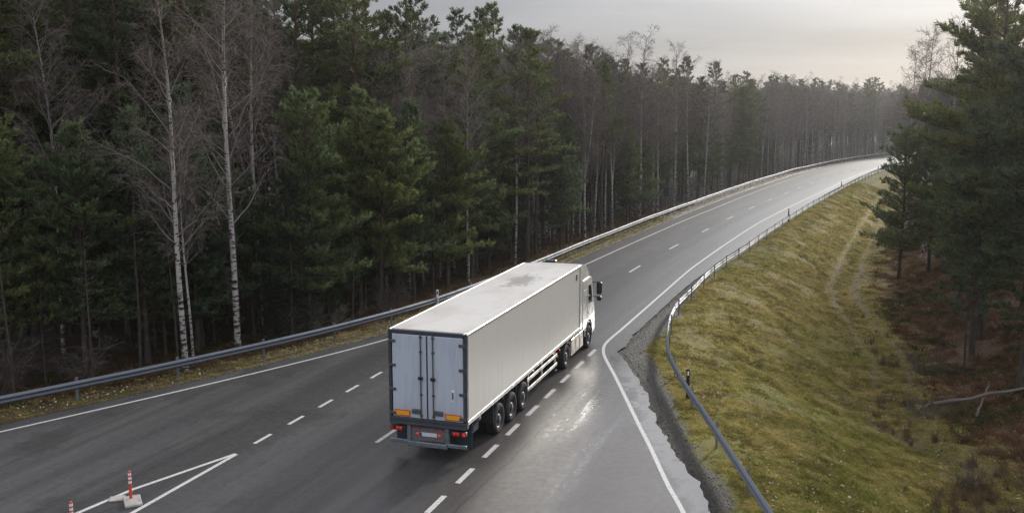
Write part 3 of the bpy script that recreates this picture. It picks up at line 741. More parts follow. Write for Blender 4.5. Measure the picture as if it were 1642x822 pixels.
# roof deflector and side deflectors
k = MB(); cab_shell(k, [(14.05,3.215),(14.05,3.86),(14.20,3.90),(14.75,3.80),(15.25,3.50),(15.55,3.225)], 2.30, .16); k.build('roof_deflector', M['cabwhite'], T)
for s in (-1,1):
    k = MB(); k.add(*(lambda p: (np.vstack([np.c_[np.full(5,s*1.21),p], np.c_[np.full(5,s*1.18),p]]), [(0,1,2,3,4),(9,8,7,6,5)]))(np.array([(13.50,1.12),(14.03,1.12),(14.03,3.80),(13.78,3.78),(13.50,3.55)])))
    k.add(np.array([(s*1.21,13.5,1.12),(s*1.18,13.5,1.12),(s*1.18,13.5,3.55),(s*1.21,13.5,3.55)]), [(0,1,2,3)])
    k.build('side_deflector', M['cabwhite'], T)
    # door with window
    xo = s*1.232
    def slab(poly, x0, x1, name, mat, par):
        k = MB(); k.extrude(poly, x0, x1); return k.build(name, mat, par)
    dr = slab([(14.86,1.34),(15.72,1.30),(15.95,1.90),(15.72,2.50),(15.56,2.92),(14.86,2.96)], s*1.19, s*1.238, 'cab_door', M['cabwhite'], T)
    slab([(15.00,2.04),(15.70,2.0),(15.62,2.38),(15.44,2.80),(15.00,2.84)], s*1.20, s*1.246, 'side_window', M['glass'], dr)
    slab([(14.98,1.60),(15.14,1.60),(15.14,1.64),(14.98,1.64)], s*1.236, s*1.262, 'handle', M['black'], dr)
    slab([(14.22,2.20),(14.70,2.20),(14.70,2.72),(14.22,2.72)], s*1.19, s*1.240, 'sleeper_panel', M['cabwhite'], T)
    k = MB(); k.bbox((s*1.21,14.45,.80), (.06,.36,.30), .02); k.bbox((s*1.16,15.92,.52), (.16,.5,.20), .04); k.build('step', M['chassis'], T)
    # wheel arch rim
    k = MB(); pts = [(s*1.20, 15.12+.60*math.cos(a), .55+.62*math.sin(a)) for a in np.linspace(.1, PI-.1, 12)]; k.tube(pts, .05, 8); k.build('wheel_arch', M['black'], T)
    # mirrors on brackets
    k = MB(); k.tube([(s*1.20,15.80,2.86),(s*1.50,15.95,2.86)], .022, 8); k.tube([(s*1.20,15.84,2.20),(s*1.48,15.97,2.16)], .022, 8); k.bbox((s*1.50,15.95,2.58), (.24,.16,.54), .05); k.bbox((s*1.49,15.96,2.10), (.22,.16,.22), .05); mr = k.build('mirror', M['black'], T)
    k = MB(); k.bbox((s*1.50,15.866,2.56), (.19,.006,.52), .002); k.build('mirror_glass', M['glass'], mr)
    k = MB(); k.bbox((s*1.238,15.9,1.12), (.02,.12,.06), .004); k.build('indicator', M['orangelens'], T)
    k = MB(); k.bbox((s*.98,16.19,.90), (.36,.08,.20), .03); k.build('headlight', M['whitefilm'], T)
k = MB(); k.add([(-1.06,16.07,2.04),(1.06,16.07,2.04),(1.02,15.69,3.05),(-1.02,15.69,3.05)], [(0,1,2,3)]); ws = k.build('windscreen', M['glass'], T)
ws.location = (0,.03,.01)
k = MB(); k.bbox((0,16.22,1.40), (1.5,.05,.62), .03); k.build('grille', M['black'], T)
k = MB(); k.bbox((0,16.16,.58), (2.42,.22,.36), .06); k.build('front_bumper', M['cabwhite'], T)
k = MB(); k.tube([(.35,13.62,1.2),(.35,13.62,3.3)], .07, 10); k.build('exhaust_pipe', M['steelgrey'], T)
k = MB(); k.bbox((-.35,14.5,3.93), (.5,.3,.12), .04); k.build('roof_unit', M['chassis'], T)
# ------------------------------------------------------------------ small roadside things
def delineator(x, y, label):
    r = thing('delineator_post', label, 'road post', (x, y, 0), 0, 'orange delineators on the traffic island', .8)
    k = MB(); k.lathe([(0,1.0),(.035,.995),(.048,.97),(.05,.0)], (0,0,.06), 'z', 18); k.build('post', M['orange'], r)
    for z in (.62,.76,.90):
        k = MB(); k.lathe([(.0515,0),(.0525,.01),(.0525,.075),(.0515,.085)], (0,0,z), 'z', 18); k.build('reflective_band', M['whitefilm'], r)
    k = MB(); k.lathe([(0,.065),(.07,.06),(.10,.03),(.10,.0)], (0,0,0), 'z', 18); k.build('foot', M['orange'], r)
    return r
delineator(-10.39, 24.9, 'orange bollard with white bands standing on the pale concrete slabs')
delineator(-11.05, 22.85, 'orange bollard with white bands half cut off at the bottom frame edge')
def slab_thing(c, d, a, label):
    k = MB(); k.bbox((0,0,.035), (*d,.07), .012); o = k.build('concrete_slab', M['concrete'], None, loc=(*c,.002), rz=a); return tag(o, label, 'slab')
slab_thing((-10.29,24.76), (.74,.44), -1.12, 'square pale concrete slab set diagonally under the orange bollard')
k = MB(); k.bbox((0,0,.02), (.40,.34,.04), .01); tag(k.build('concrete_slab', M['concrete'], None, loc=(-10.80,24.98,.002), rz=.3), 'narrow pale slab butting against the square slab under the bollard', 'slab')

def marker(x, y, h, label, dark=True, rz=0.):
    z = float(ground_h(x, y)) ; z = max(z, -.2)
    r = thing('marker_post', label, 'marker post', (x, y, z), rz)
    k = MB(); k.bbox((0,0,h/2), (.12,.05,h), .012); k.build('post', M['black'] if dark else M['whitefilm'], r)
    k = MB(); k.bbox((0,-.03,h-.16), (.06,.012,.16), .004); k.build('reflector', M['whitefilm'] if dark else M['black'], r)
marker(6.46, 34.25, 1.12, 'small dark marker post with white reflector on the near rail', True)
marker(26.3, 90.9, 1.25, 'tall dark marker post rising above the bending rail', True)
marker(43.4, 126.5, 1.2, 'dark marker post above the rail about halfway up the far bend', True)
marker(61.8, 162.5, 1.2, 'smallest dark marker post above the rail near the far pines', True)
marker(-3.95, 50.0, 1.15, 'white marker post behind the guardrail beside the trailer roof', False)
s_ = thing('road_sign', 'small blue road sign with pale edge standing before dark trunks', 'sign', (15.5, 96.2, float(ground_h(15.5,96.2))), -.45)
k = MB(); k.tube([(0,0,-.2),(0,0,3.0)], .035, 10, cap=True); k.build('pole', M['galv'], s_)
k = MB(); k.bbox((0,-.045,2.45), (.62,.03,1.05), .008); pn = k.build('panel', M['dkpanel'], s_)
k = MB(); k.bbox((0,-.064,2.45), (.55,.008,.98), .002); k.build('face', M['signblue'], pn)

def log(p, q, r, label, name='fallen_log'):
    p = np.array(p, float); q = np.array(q, float)
    t_ = np.linspace(0,1,9)[:,None]; pts = (q-p)*t_ + RNG.normal(0,.03,(9,3)); pts[:,2] += .0
    k = MB(); k.tube(pts, np.linspace(r, r*.6, 9), 9, cap=True)
    for i in (3,5,6):
        d = unit(RNG.normal(size=3) + np.array([0,0,.8])); k.tube([pts[i], pts[i]+d*.25], [r*.35, r*.12], 5)
    tag(k.build(name, M['greywood'], None, loc=p), label, 'log')
def gz(x, y, o=0.): return (x, y, float(ground_h(x, y)) + o)
LOGS_AT = len(COL.objects)

# ------------------------------------------------------------------ trees
def spine(H, lean, wob, rng, n=14):
    t = np.linspace(0, 1, n); a = rng.uniform(0, 2*PI)
    x = lean*math.cos(a)*t**1.4*H + wob*np.sin(t*rng.uniform(3,6)+rng.uniform(0,6))*t
    y = lean*math.sin(a)*t**1.4*H + wob*np.sin(t*rng.uniform(3,6)+rng.uniform(0,6))*t
    return np.c_[x - x[0], y - y[0], t*H]
def along(sp, t):
    n = len(sp)-1; f = np.clip(np.asarray(t)*n, 0, n-1e-6); i = f.astype(int); f = (f-i)[...,None]
    return sp[i]*(1-f) + sp[i+1]*f

def conifer(seed, H, base, R, r0, style, tuft=.24, dens=1.0, k=9, mats=None, width=.085):
    """returns (trunk mesh, crown mesh). style: 'tall' flat-layered pine, 'edge' full young pine, 'spruce'"""
    rng = np.random.default_rng(seed)
    sp = spine(H, .015, .10, rng); tr = MB()
    t_ = np.linspace(0, 1, len(sp))
    sp2 = sp.copy(); sp2[0,2] -= .5
    tr.tube(sp2, r0*(1-t_)**.8*.97 + .012 + np.where(t_ == 0, r0*.35, 0), 9)
    cr = MB(); P = []; D = []; S = []
    z = base
    tw_a = []; tw_b = []; tw_w = []
    az0 = rng.uniform(0, 2*PI); asym = rng.uniform(.12, .34)
    # dead stubs under the crown
    if style != 'spruce':
        for q in range(int(9 if style == 'tall' else 5)):
            zz = rng.uniform(.12*H, max(base, .2*H)); p0 = along(sp, zz/H); a = rng.uniform(0, 2*PI); L = rng.uniform(.4, 1.6)
            tr.tube([p0, p0+np.array([math.cos(a)*L*.6, math.sin(a)*L*.6, .02*L]), p0+np.array([math.cos(a+.2)*L, math.sin(a+.2)*L, -.10*L])], [.022,.014,.006], 4)
    while z < H*.985:
        u = (z-base)/(H-base)
        if style == 'tall':
            prof = (.50+.5*min(u/.28,1))*(1-max(u-.25,0)/.75)**.62*(1 if u > .06 else .8)
            e0 = math.radians(6+48*u**1.5); e1 = math.radians(2+30*u); gap = .50; nl = rng.integers(3, 6)
        elif style == 'edge':
            prof = ((.62+.38*min(u/.28,1))*(1-u)**.58+.06)*(1+.28*math.sin(u*9+seed*1.7))
            e0 = math.radians(8+42*u); e1 = math.radians(14+34*u); gap = .40; nl = rng.integers(4, 7)
        else:
            prof = (1-u)**.85+.04
            e0 = math.radians(-6+40*u*u); e1 = math.radians(-2+40*u*u); gap = .32; nl = rng.integers(5, 7)
        a0 = rng.uniform(0, 2*PI)
        for q in range(nl):
            if style == 'tall' and rng.random() < .16: continue
            az = a0 + q*2*PI/nl + rng.normal(0, .28); L = max(R*prof*rng.uniform(.55 if style == 'spruce' else .38, 1.18 if style == 'spruce' else 1.3)*(1+asym*math.cos(az-az0)), .25)
            zz = min(z + rng.normal(0, .08), H*.99); p0 = along(sp, zz/H)
            m = 6; tt = np.linspace(0, 1, m); h = np.array([math.cos(az), math.sin(az), 0])
            e = e0 + (e1-e0)*tt + rng.normal(0, .10); bend = rng.normal(0, .25)
            ha = az + bend*tt; step = L/(m-1)
            dirs = np.c_[np.cos(ha)*np.cos(e), np.sin(ha)*np.cos(e), np.sin(e)]
            if style == 'spruce': dirs[:,2] -= .25*np.sin(tt*PI)*(1-u)
            pts = p0 + np.vstack([np.zeros(3), np.cumsum(dirs[:-1]*step, 0)])
            cr.tube(pts, np.linspace(.010+.013*L, .006, m), 4, 1)
            ns = max(2, int(L*3.4*dens)); start = .32 if style == 'tall' else .12
            for s_i in range(ns):
                t0 = start + (1-start)*(s_i+.5)/ns; q0 = along(pts, t0); d0 = dirs[min(int(t0*m), m-1)]
                sg = 1 if s_i % 2 else -1; ang = sg*rng.uniform(.5, 1.05)
                d1 = np.array([d0[0]*math.cos(ang)-d0[1]*math.sin(ang), d0[0]*math.sin(ang)+d0[1]*math.cos(ang), d0[2]+rng.uniform(.0,.35)]); d1 = unit(d1)
                ls = max(L*.42*(1.12-t0*.75)*rng.uniform(.6,1.2), tuft)
                nt = max(2, int(ls/(.20/dens)))
                f = (np.arange(nt)+.9)/nt; q1 = q0 + d1*ls*f[:,None] + rng.normal(0, .035, (nt,3)); q1[:,2] += .08*ls*f*f
                P.append(q1); D.append(np.repeat([d1 + np.array([0,0,.38 if style != 'spruce' else -.05])], nt, 0)); S.append(tuft*rng.uniform(.75, 1.15, nt))
                tw_a.append(q0); tw_b.append(q0 + d1*ls); tw_w.append(.009)
            nt = 3; P.append(pts[-1] + rng.normal(0,.05,(nt,3))); D.append(np.repeat([dirs[-1]+np.array([0,0,.35])], nt, 0)); S.append(np.full(nt, tuft*1.05))
        z += gap*rng.uniform(.75, 1.25)*(1.0 if style != 'tall' else (1.15-.35*u))
    n = 8; P.append(along(sp, np.linspace(.955, .998, n)) + rng.normal(0,.03,(n,3))); D.append(np.repeat([[0,0,1.]], n, 0)+rng.normal(0,.3,(n,3))); S.append(np.full(n, tuft))
    cr.ribbons(tw_a, tw_b, np.array(tw_w), rng, 1)
    cr.blades(np.vstack(P), np.vstack(D), np.concatenate(S), k, width, rng, 0, .75 if style != 'spruce' else .55)
    return tr.mesh('trunk', mats[0]), cr.mesh('crown', [mats[1], mats[0]])

def birch(seed, H, r0, lean=.02, fork=False, fine=1.0, low=.30, spread=1.0):
    """trunk mesh, branches mesh (limbs + hazy bare twigs)"""
    rng = np.random.default_rng(seed)
    sp = spine(H, lean, .22, rng, 18); tr = MB(); br = MB()
    t_ = np.linspace(0, 1, len(sp)); sp2 = sp.copy(); sp2[0,2] -= .5
    tr.tube(sp2, r0*(1-t_)**.85 + .012 + np.where(t_ == 0, r0*.3, 0), 9)
    stems = [(sp, 1.0, low)]
    if fork:
        f0 = rng.uniform(.22, .42); p0 = along(sp, f0); a = rng.uniform(0, 2*PI); n = 12; tt = np.linspace(0, 1, n); HL = H*(1-f0)*.95
        s2 = p0 + np.c_[math.cos(a)*(1-(1-tt)**2.2)*HL*.13, math.sin(a)*(1-(1-tt)**2.2)*HL*.13, tt*HL]
        tr.tube(s2, r0*.7*(1-f0)**.85*(1-tt)**.85 + .012, 8); stems.append((s2, .8, .1))
    A1=[];B1=[];A2=[];B2=[];A3=[];B3=[]
    for s, q, lo in stems:
        nl = int(44*q); Hs = s[-1,2]-s[0,2]
        for i in range(nl):
            u = lo + (1-lo)*((i+rng.random())/nl)**.9; u = min(u, .985); p0 = along(s, u); az = i*2.4 + rng.normal(0,.5)
            w = (u-lo)/(1-lo); L = Hs*spread*(.09 + .13*math.sin(min(w*1.25+.18, 1)*PI)**.8)*rng.uniform(.55, 1.15)
            m = 6; tt = np.linspace(0,1,m); e = math.radians(rng.uniform(34, 66)) + tt*rng.uniform(.0, .55) - tt**3*rng.uniform(.2,.8) + np.r_[0, rng.normal(0,.10,m-1)]
            ha = az + rng.normal(0,.5)*tt + np.r_[0, rng.normal(0,.16,m-1)]; d = np.c_[np.cos(ha)*np.cos(e), np.sin(ha)*np.cos(e), np.sin(e)]
            pts = p0 + np.vstack([np.zeros(3), np.cumsum(d[:-1]*L/(m-1), 0)])
            br.tube(pts, np.linspace(.008+.0080*L*min(1.2-u*.5,1), .005, m), 5, 0)
            n1 = max(3, int(L*4.2*fine))
            for k_ in range(n1):
                f = .2+.8*(k_+.5)/n1; q0 = along(pts, f); d0 = d[min(int(f*m), m-1)]
                d1 = unit(d0 + unit(rng.normal(size=3))*.75 + np.array([0,0,.1])); l1 = L*(.40-.22*f)*rng.uniform(.6,1.2)+.15
                q1 = q0 + d1*l1; A1.append(q0); B1.append(q1)
                for c_ in range(4):
                    g = rng.uniform(.25, 1); w0 = q0 + d1*l1*g; d2 = unit(d1 + unit(rng.normal(size=3))*.8 + np.array([0,0,-.1])); l2 = l1*.5*rng.uniform(.6,1.2)+.12; w1 = w0 + d2*l2
                    A2.append(w0); B2.append(w1)
                    for e_ in range(3):
                        g = rng.uniform(.2, 1); x0 = w0 + d2*l2*g; d3 = unit(d2 + unit(rng.normal(size=3))*.8 + np.array([0,0,-.35])); A3.append(x0); B3.append(x0 + d3*rng.uniform(.15,.42))
    br.ribbons(A1, B1, .011, rng, 1, .02); br.ribbons(A2, B2, .009, rng, 1); br.ribbons(A3, B3, .0075, rng, 1, .05)
    return tr.mesh('trunk', M['bark_birch']), br.mesh('branches', [M['limb'], M['twig']])

def snag(seed, H, r0):
    rng = np.random.default_rng(seed); sp = spine(H, .02, .1, rng); tr = MB(); t_ = np.linspace(0,1,len(sp)); sp[0,2] -= .4
    tr.tube(sp, r0*(1-t_)**.7+.012, 8); br = MB(); A=[];B=[]
    for i in range(46):
        u = rng.uniform(.12, .97); p0 = along(sp, u); a = rng.uniform(0, 2*PI); L = rng.uniform(.4, 1.5)*(1.1-u*.6); e = rng.uniform(-.25,.35)
        q = p0 + L*np.array([math.cos(a)*math.cos(e), math.sin(a)*math.cos(e), math.sin(e)]); A.append(p0); B.append(q)
        for j in range(6):
            f = rng.uniform(.3,1); w0 = p0+(q-p0)*f; d = unit((q-p0)/L + rng.normal(size=3)*.6); A.append(w0); B.append(w0 + d*rng.uniform(.2,.5))
    br.ribbons(A, B, .010, rng)
    return tr.mesh('trunk', M['bark_pine']), br.mesh('branches', M['deadwood'])

def shrub_mesh(seed, H, n):
    rng = np.random.default_rng(seed); k = MB(); A=[];B=[]
    for i in range(n):
        a = rng.uniform(0,2*PI); e = rng.uniform(.15,.75); p = np.array([rng.normal(0,.15), rng.normal(0,.15), -.1]); d = np.array([math.sin(e)*math.cos(a), math.sin(e)*math.sin(a), math.cos(e)])
        L = H*rng.uniform(.6,1.1); pts = [p]
        for j in range(5): d = unit(d + rng.normal(0,.12,3) + np.array([0,0,-.04*j])); pts.append(pts[-1]+d*L/5)
        k.tube(pts, np.linspace(.018,.005,6), 4, 0); pts = np.array(pts)
        for j in range(16):
            w0 = along(pts, rng.uniform(.2,1)); dd = unit(d + unit(rng.normal(size=3))*1.0); w1 = w0 + dd*rng.uniform(.3,.9); A.append(w0); B.append(w1)
            for m in range(4):
                x0 = w0 + (w1-w0)*rng.uniform(.2,1); A.append(x0); B.append(x0 + unit(dd+rng.normal(size=3)*.6)*rng.uniform(.15,.45))
    k.ribbons(A, B, .006, rng)
    return k.mesh('branches', M['deadwood'])

PM = (M['bark_pine'], M['needle_pine']); EM = (M['bark_pine'], M['needle_edge']); SM = (M['bark_pine'], M['needle_spruce'])
TALL = [conifer(100+i, H, b, R, r, 'tall', .29, d, 11, PM, .10) for i, (H,b,R,r,d) in enumerate([(18.5,7.0,2.9,.19,1.1),(17.5,5.5,3.2,.20,1.1),(19,8.5,2.6,.17,1.1),(17,7.,2.4,.15,1.15),(18,3.6,3.5,.22,1.05),(16.5,8.0,2.2,.14,1.2)])]
EDGE = [conifer(200+i, H, b, R, r, 'edge', .27, d, 12, EM, .10) for i, (H,b,R,r,d) in enumerate([(11.5,2.2,2.7,.13,1.15),(10,1.8,2.6,.12,1.2),(13,3.4,2.9,.15,1.1),(8.5,1.3,2.2,.10,1.25),(12,3.0,2.5,.13,1.1),(9.5,2.2,2.5,.11,1.2)])]
STEM = conifer(250, 5.6, 2.9, 1.5, .06, 'tall', .25, 1.1, 11, EM, .10)
BIGP = [conifer(300+i, H, b, R, r, 'tall', .32, d, 13, PM, .10) for i, (H,b,R,r,d) in enumerate([(20,3.2,4.6,.26,1.25),(18,3.6,4.0,.23,1.25)])]
SPRU = [conifer(400+i, H, b, R, r, 'spruce', .20, 1.0, 7, SM) for i, (H,b,R,r) in enumerate([(9,.5,1.9,.11),(6,.3,1.5,.08),(12,.8,2.1,.14)])]
BIRCH = [birch(500+i, H, r, l, f, 1., lo, sp) for i, (H,r,l,f,lo,sp) in enumerate([(16.5,.115,.02,False,.28,.95),(18.0,.12,.015,False,.26,.9),(15.5,.095,.035,True,.36,1.0),(16.0,.088,.025,False,.40,.92),(14.5,.075,.04,False,.38,.95),(17.0,.105,.025,True,.36,.95)])]
SNAG = [snag(600+i, H, r) for i, (H,r) in enumerate([(12,.09),(9,.07),(14,.10)])]

def place_tree(kind, proto, x, y, label, group=None, scale=1., rz=None, tilt=(0,0), zoff=0., cat='tree'):
    z = float(ground_h(x, y))
    t = thing(kind, label, cat, (x, y, z+zoff), RNG.uniform(0, 2*PI) if rz is None else rz, group, scale)
    t.rotation_euler.x, t.rotation_euler.y = tilt
    second = 'branches' if kind in ('birch_tree', 'dead_tree') else 'crown'
    link('trunk', proto[0], t); link(second, proto[1], t)
    USED.append((x, y)); return t
USED = []
# trees one can pick out: (kind, prototype, x, y, scale, rotation, label)
HERO = [
 # birches along the left edge of the wood
 ('birch_tree', BIRCH[0], -13.37, 38.3, .98, 1.0, 'tall white birch with wide bare crown, the first behind the guardrail left of the lorry'),
 ('birch_tree', BIRCH[4], -13.5, 39.6, .70, 2.0, 'thin grey birch close beside the first tall white birch'),
 ('birch_tree', BIRCH[1], -12.19, 41.6, 1.12, .5, 'tallest white birch, its bare trunk leaving the top of the frame'),
 ('birch_tree', BIRCH[5], -13.34, 50.0, 1.15, 3.0, 'forked pale birch top between tall white birch and dark pines'),
 ('birch_tree', BIRCH[2], -6.9, 63.0, .98, .3, 'reddish forked birch standing above the young pines by the lorry'),
 ('birch_tree', BIRCH[0], -5.9, 66.0, .96, 2.2, 'straight pale birch beside the reddish forked birch'),
 ('birch_tree', BIRCH[3], -4.9, 64.5, .90, 4.0, 'slender pale birch rightmost of the three above the young pines'),
 ('birch_tree', BIRCH[3], -.8, 76.0, .98, 1.1, 'slim birch trunk left of the birch row behind the trailer roof'),
 ('birch_tree', BIRCH[0], -.19, 74.0, .95, 5.0, 'broad crowned birch in the pair left of the forked birch'),
 ('birch_tree', BIRCH[4], .26, 78.0, 1.08, 3.3, 'lean grey birch just right of the broad crowned birch'),
 ('birch_tree', BIRCH[5], 1.86, 78.5, .95, 2.7, 'forked white birch with V-shaped stems above the lorry cab'),
 ('birch_tree', BIRCH[3], 3.19, 80.0, 1.0, .2, 'straight white birch right of the V-stemmed birch'),
 ('birch_tree', BIRCH[1], 3.62, 82.0, .90, 1.7, 'stout white birch in the middle of the roadside birch row'),
 ('birch_tree', BIRCH[4], 4.3, 83.0, 1.08, 4.4, 'thin birch close right of the stout white birch'),
 ('birch_tree', BIRCH[3], 4.9, 84.0, .98, 2.9, 'pale birch second from the end of the roadside birch row'),
 ('birch_tree', BIRCH[2], 5.5, 86.0, 1.0, 5.1, 'crooked birch ending the roadside birch row on the right'),
 ('birch_tree', BIRCH[1], 11.4, 97.0, .98, .9, 'high white birch rising clear above the pines at the bend'),
 ('birch_tree', BIRCH[0], 12.8, 96.2, 1.08, 3.7, 'high birch with spreading bare top beside the high white birch'),
 ('birch_tree', BIRCH[5], 15.2, 103.0, .90, 4.1, 'forked birch behind the small blue road sign'),
 ('birch_tree', BIRCH[1], 18.6, 110.0, .98, 2.4, 'lone tall birch against the sky right of the last high pine'),
 ('birch_tree', BIRCH[3], 20.6, 112.5, 1.02, 1.2, 'slim birch paired with the lone tall birch against the sky'),
 # pines and young pines of the left edge
 ('pine_tree', TALL[4], -25.0, 48.0, 1.08, .4, 'big sunlit pine with layered yellow-green boughs at far left'),
 ('pine_tree', TALL[1], -22.6, 54.0, 1.12, 2.0, 'tall pine with open top where sky shows through'),
 ('pine_tree', TALL[4], -17.6, 56.0, 1.12, 4.6, 'broad dark pine behind the first tall white birch'),
 ('pine_tree', TALL[0], -13.2, 60.0, 1.12, 1.9, 'tall green pine behind the forked pale birch top'),
 ('pine_tree', TALL[1], -9.6, 59.0, 1.10, 5.2, 'heavy dark green pine filling the skyline left of the sky gap'),
 ('pine_tree', TALL[4], -7.4, 67.0, 1.05, .8, 'dense pine at the left end of the open sky'),
 ('young_pine', EDGE[4], -20.3, 37.6, .92, .1, 'bluish young pine low at the far left behind the guardrail'),
 ('young_pine', EDGE[3], -22.2, 36.8, 1.15, 2.2, 'leftmost bushy young pine cut by the frame edge'),
 ('young_pine', EDGE[5], -18.0, 39.4, 1.08, 1.3, 'green young pine with pointed leader second from the left'),
 ('young_pine', EDGE[2], -16.2, 41.6, .86, 3.0, 'dull bluish young pine left of the first white birch'),
 ('young_pine', EDGE[1], -14.6, 43.5, .95, 2.6, 'dim young pine between the first white birch and the tallest birch'),
 ('young_pine', EDGE[0], -9.9, 46.0, 1.0, 4.0, 'full young pine right of the tallest white birch'),
 ('young_pine', EDGE[2], -8.2, 51.0, .92, 5.5, 'tall bushy young pine behind the full young pine'),
 ('young_pine', EDGE[5], -7.0, 50.5, 1.1, .7, 'grey-green young pine nearest above the trailer rear edge'),
 ('young_pine', EDGE[4], -5.6, 54.0, .92, 2.5, 'young pine with drooping left boughs above the trailer roof'),
 ('young_pine', EDGE[1], -3.9, 57.0, 1.0, 1.8, 'lowest lit young pine just left of the roadside birches'),
 ('young_pine', EDGE[2], -2.6, 61.0, .95, 3.6, 'slender young pine at the right end of the young pine group'),
 ('young_pine', EDGE[3], -1.6, 66.0, 1.0, 4.9, 'small young pine with spreading arm in front of birch trunks'),
 ('pine_tree', TALL[3], -4.1, 79.0, 1.12, .3, 'pointed pine first on the skyline right of the big dark pines'),
 ('pine_tree', TALL[2], -1.0, 86.0, 1.07, 1.0, 'highest pine of the middle skyline with tufted top'),
 ('pine_tree', TALL[5], .6, 88.0, 1.12, 2.0, 'narrow pine right of the highest middle pine'),
 ('pine_tree', TALL[3], 3.2, 92.0, 1.03, 3.0, 'pine with bushy pointed top halfway down the skyline slope'),
 ('pine_tree', TALL[5], 5.6, 95.0, 1.02, 4.0, 'small-topped pine further down the skyline slope'),
 ('pine_tree', TALL[3], 8.9, 100.0, .96, 5.0, 'solitary flat-topped pine before the high birches'),
 ('pine_tree', TALL[1], 11.4, 106.0, .93, 2.2, 'dark pine between the two high birches'),
 ('pine_tree', TALL[4], 14.6, 108.0, .90, 2.8, 'broad pine crown right of the high birches'),
 ('pine_tree', TALL[3], 17.7, 116.0, .92, .5, 'last high pine before the lone tall birch'),
 ('young_pine', EDGE[2], 9.4, 92.0, .9, 1.0, 'slim dark young pine standing before the high birches'),
 ('spruce_tree', SPRU[0], -10.6, 45.2, .85, 0.0, 'low dark spruce between the tallest birch and the young pines'),
 # right-hand side
 ('pine_tree', BIGP[0], 23.6, 43.0, 1.0, 1.2, 'huge dark pine at the right frame edge, boughs almost to the ground'),
 ('pine_tree', BIGP[1], 26.4, 53.0, 1.12, 3.9, 'large pine leaning its boughs over the grassy bank'),
 ('pine_tree', BIGP[0], 30.6, 62.0, .95, 4.4, 'large pine behind the pine whose boughs overhang the bank'),
 ('pine_tree', TALL[4], 27.4, 49.0, 1.1, .9, 'tall slim pine squeezed between the two huge pines on the bank'),
 ('pine_tree', TALL[1], 30.2, 55.5, 1.18, 2.2, 'tall dark pine behind the huge pines at the right frame edge'),
 ('young_pine', EDGE[2], 24.8, 50.5, 1.0, 1.4, 'full young pine filling the gap under the huge right-hand pines'),
 ('young_pine', EDGE[4], 28.4, 60.0, 1.12, 3.3, 'young pine standing between the large pines on the right bank'),
 ('young_pine', EDGE[2], 32.4, 67.5, 1.1, 5.0, 'bushy young pine below the bare birches on the right side'),
 ('young_pine', EDGE[0], 29.6, 72.5, 1.0, .6, 'pine with low sweeping branches where the road disappears'),
 ('young_pine', EDGE[2], 32.5, 74.0, .95, 2.1, 'pine close behind the low-branched pine at the road end'),
 ('pine_tree', TALL[4], 36.0, 80.0, .80, 2.0, 'shorter full pine behind the low-branched pine'),
 ('birch_tree', BIRCH[3], 39.3, 95.0, 1.1, 1.0, 'bare birch standing alone against the pale sky on the right side'),
 ('birch_tree', BIRCH[3], 34.6, 76.0, 1.12, 2.0, 'tallest bare birch beside the big pines on the right side'),
 ('birch_tree', BIRCH[2], 34.6, 80.0, 1.2, 3.2, 'forked bare birch between lone birch and big pines'),
 ('young_pine', STEM, 23.1, 47.7, 1., 1.9, 'thin small pine with bare lower stem on the leafy bank'),
]
for kind, pr, x, y, s, rz, lab in HERO:
    place_tree(kind, pr, x, y, lab, None, s, rz, (RNG.normal(0,.012), RNG.normal(0,.012)))
place_tree('dead_tree', SNAG[1], 12.6, 95.0, 'leaning dead trunk of the crossed pair behind the guardrail bend', None, .62, 0., (0., .62))
place_tree('dead_tree', SNAG[1], 14.4, 96.2, 'opposite leaning dead trunk of the crossed pair behind the guardrail bend', None, .62, 0., (0., -.55))

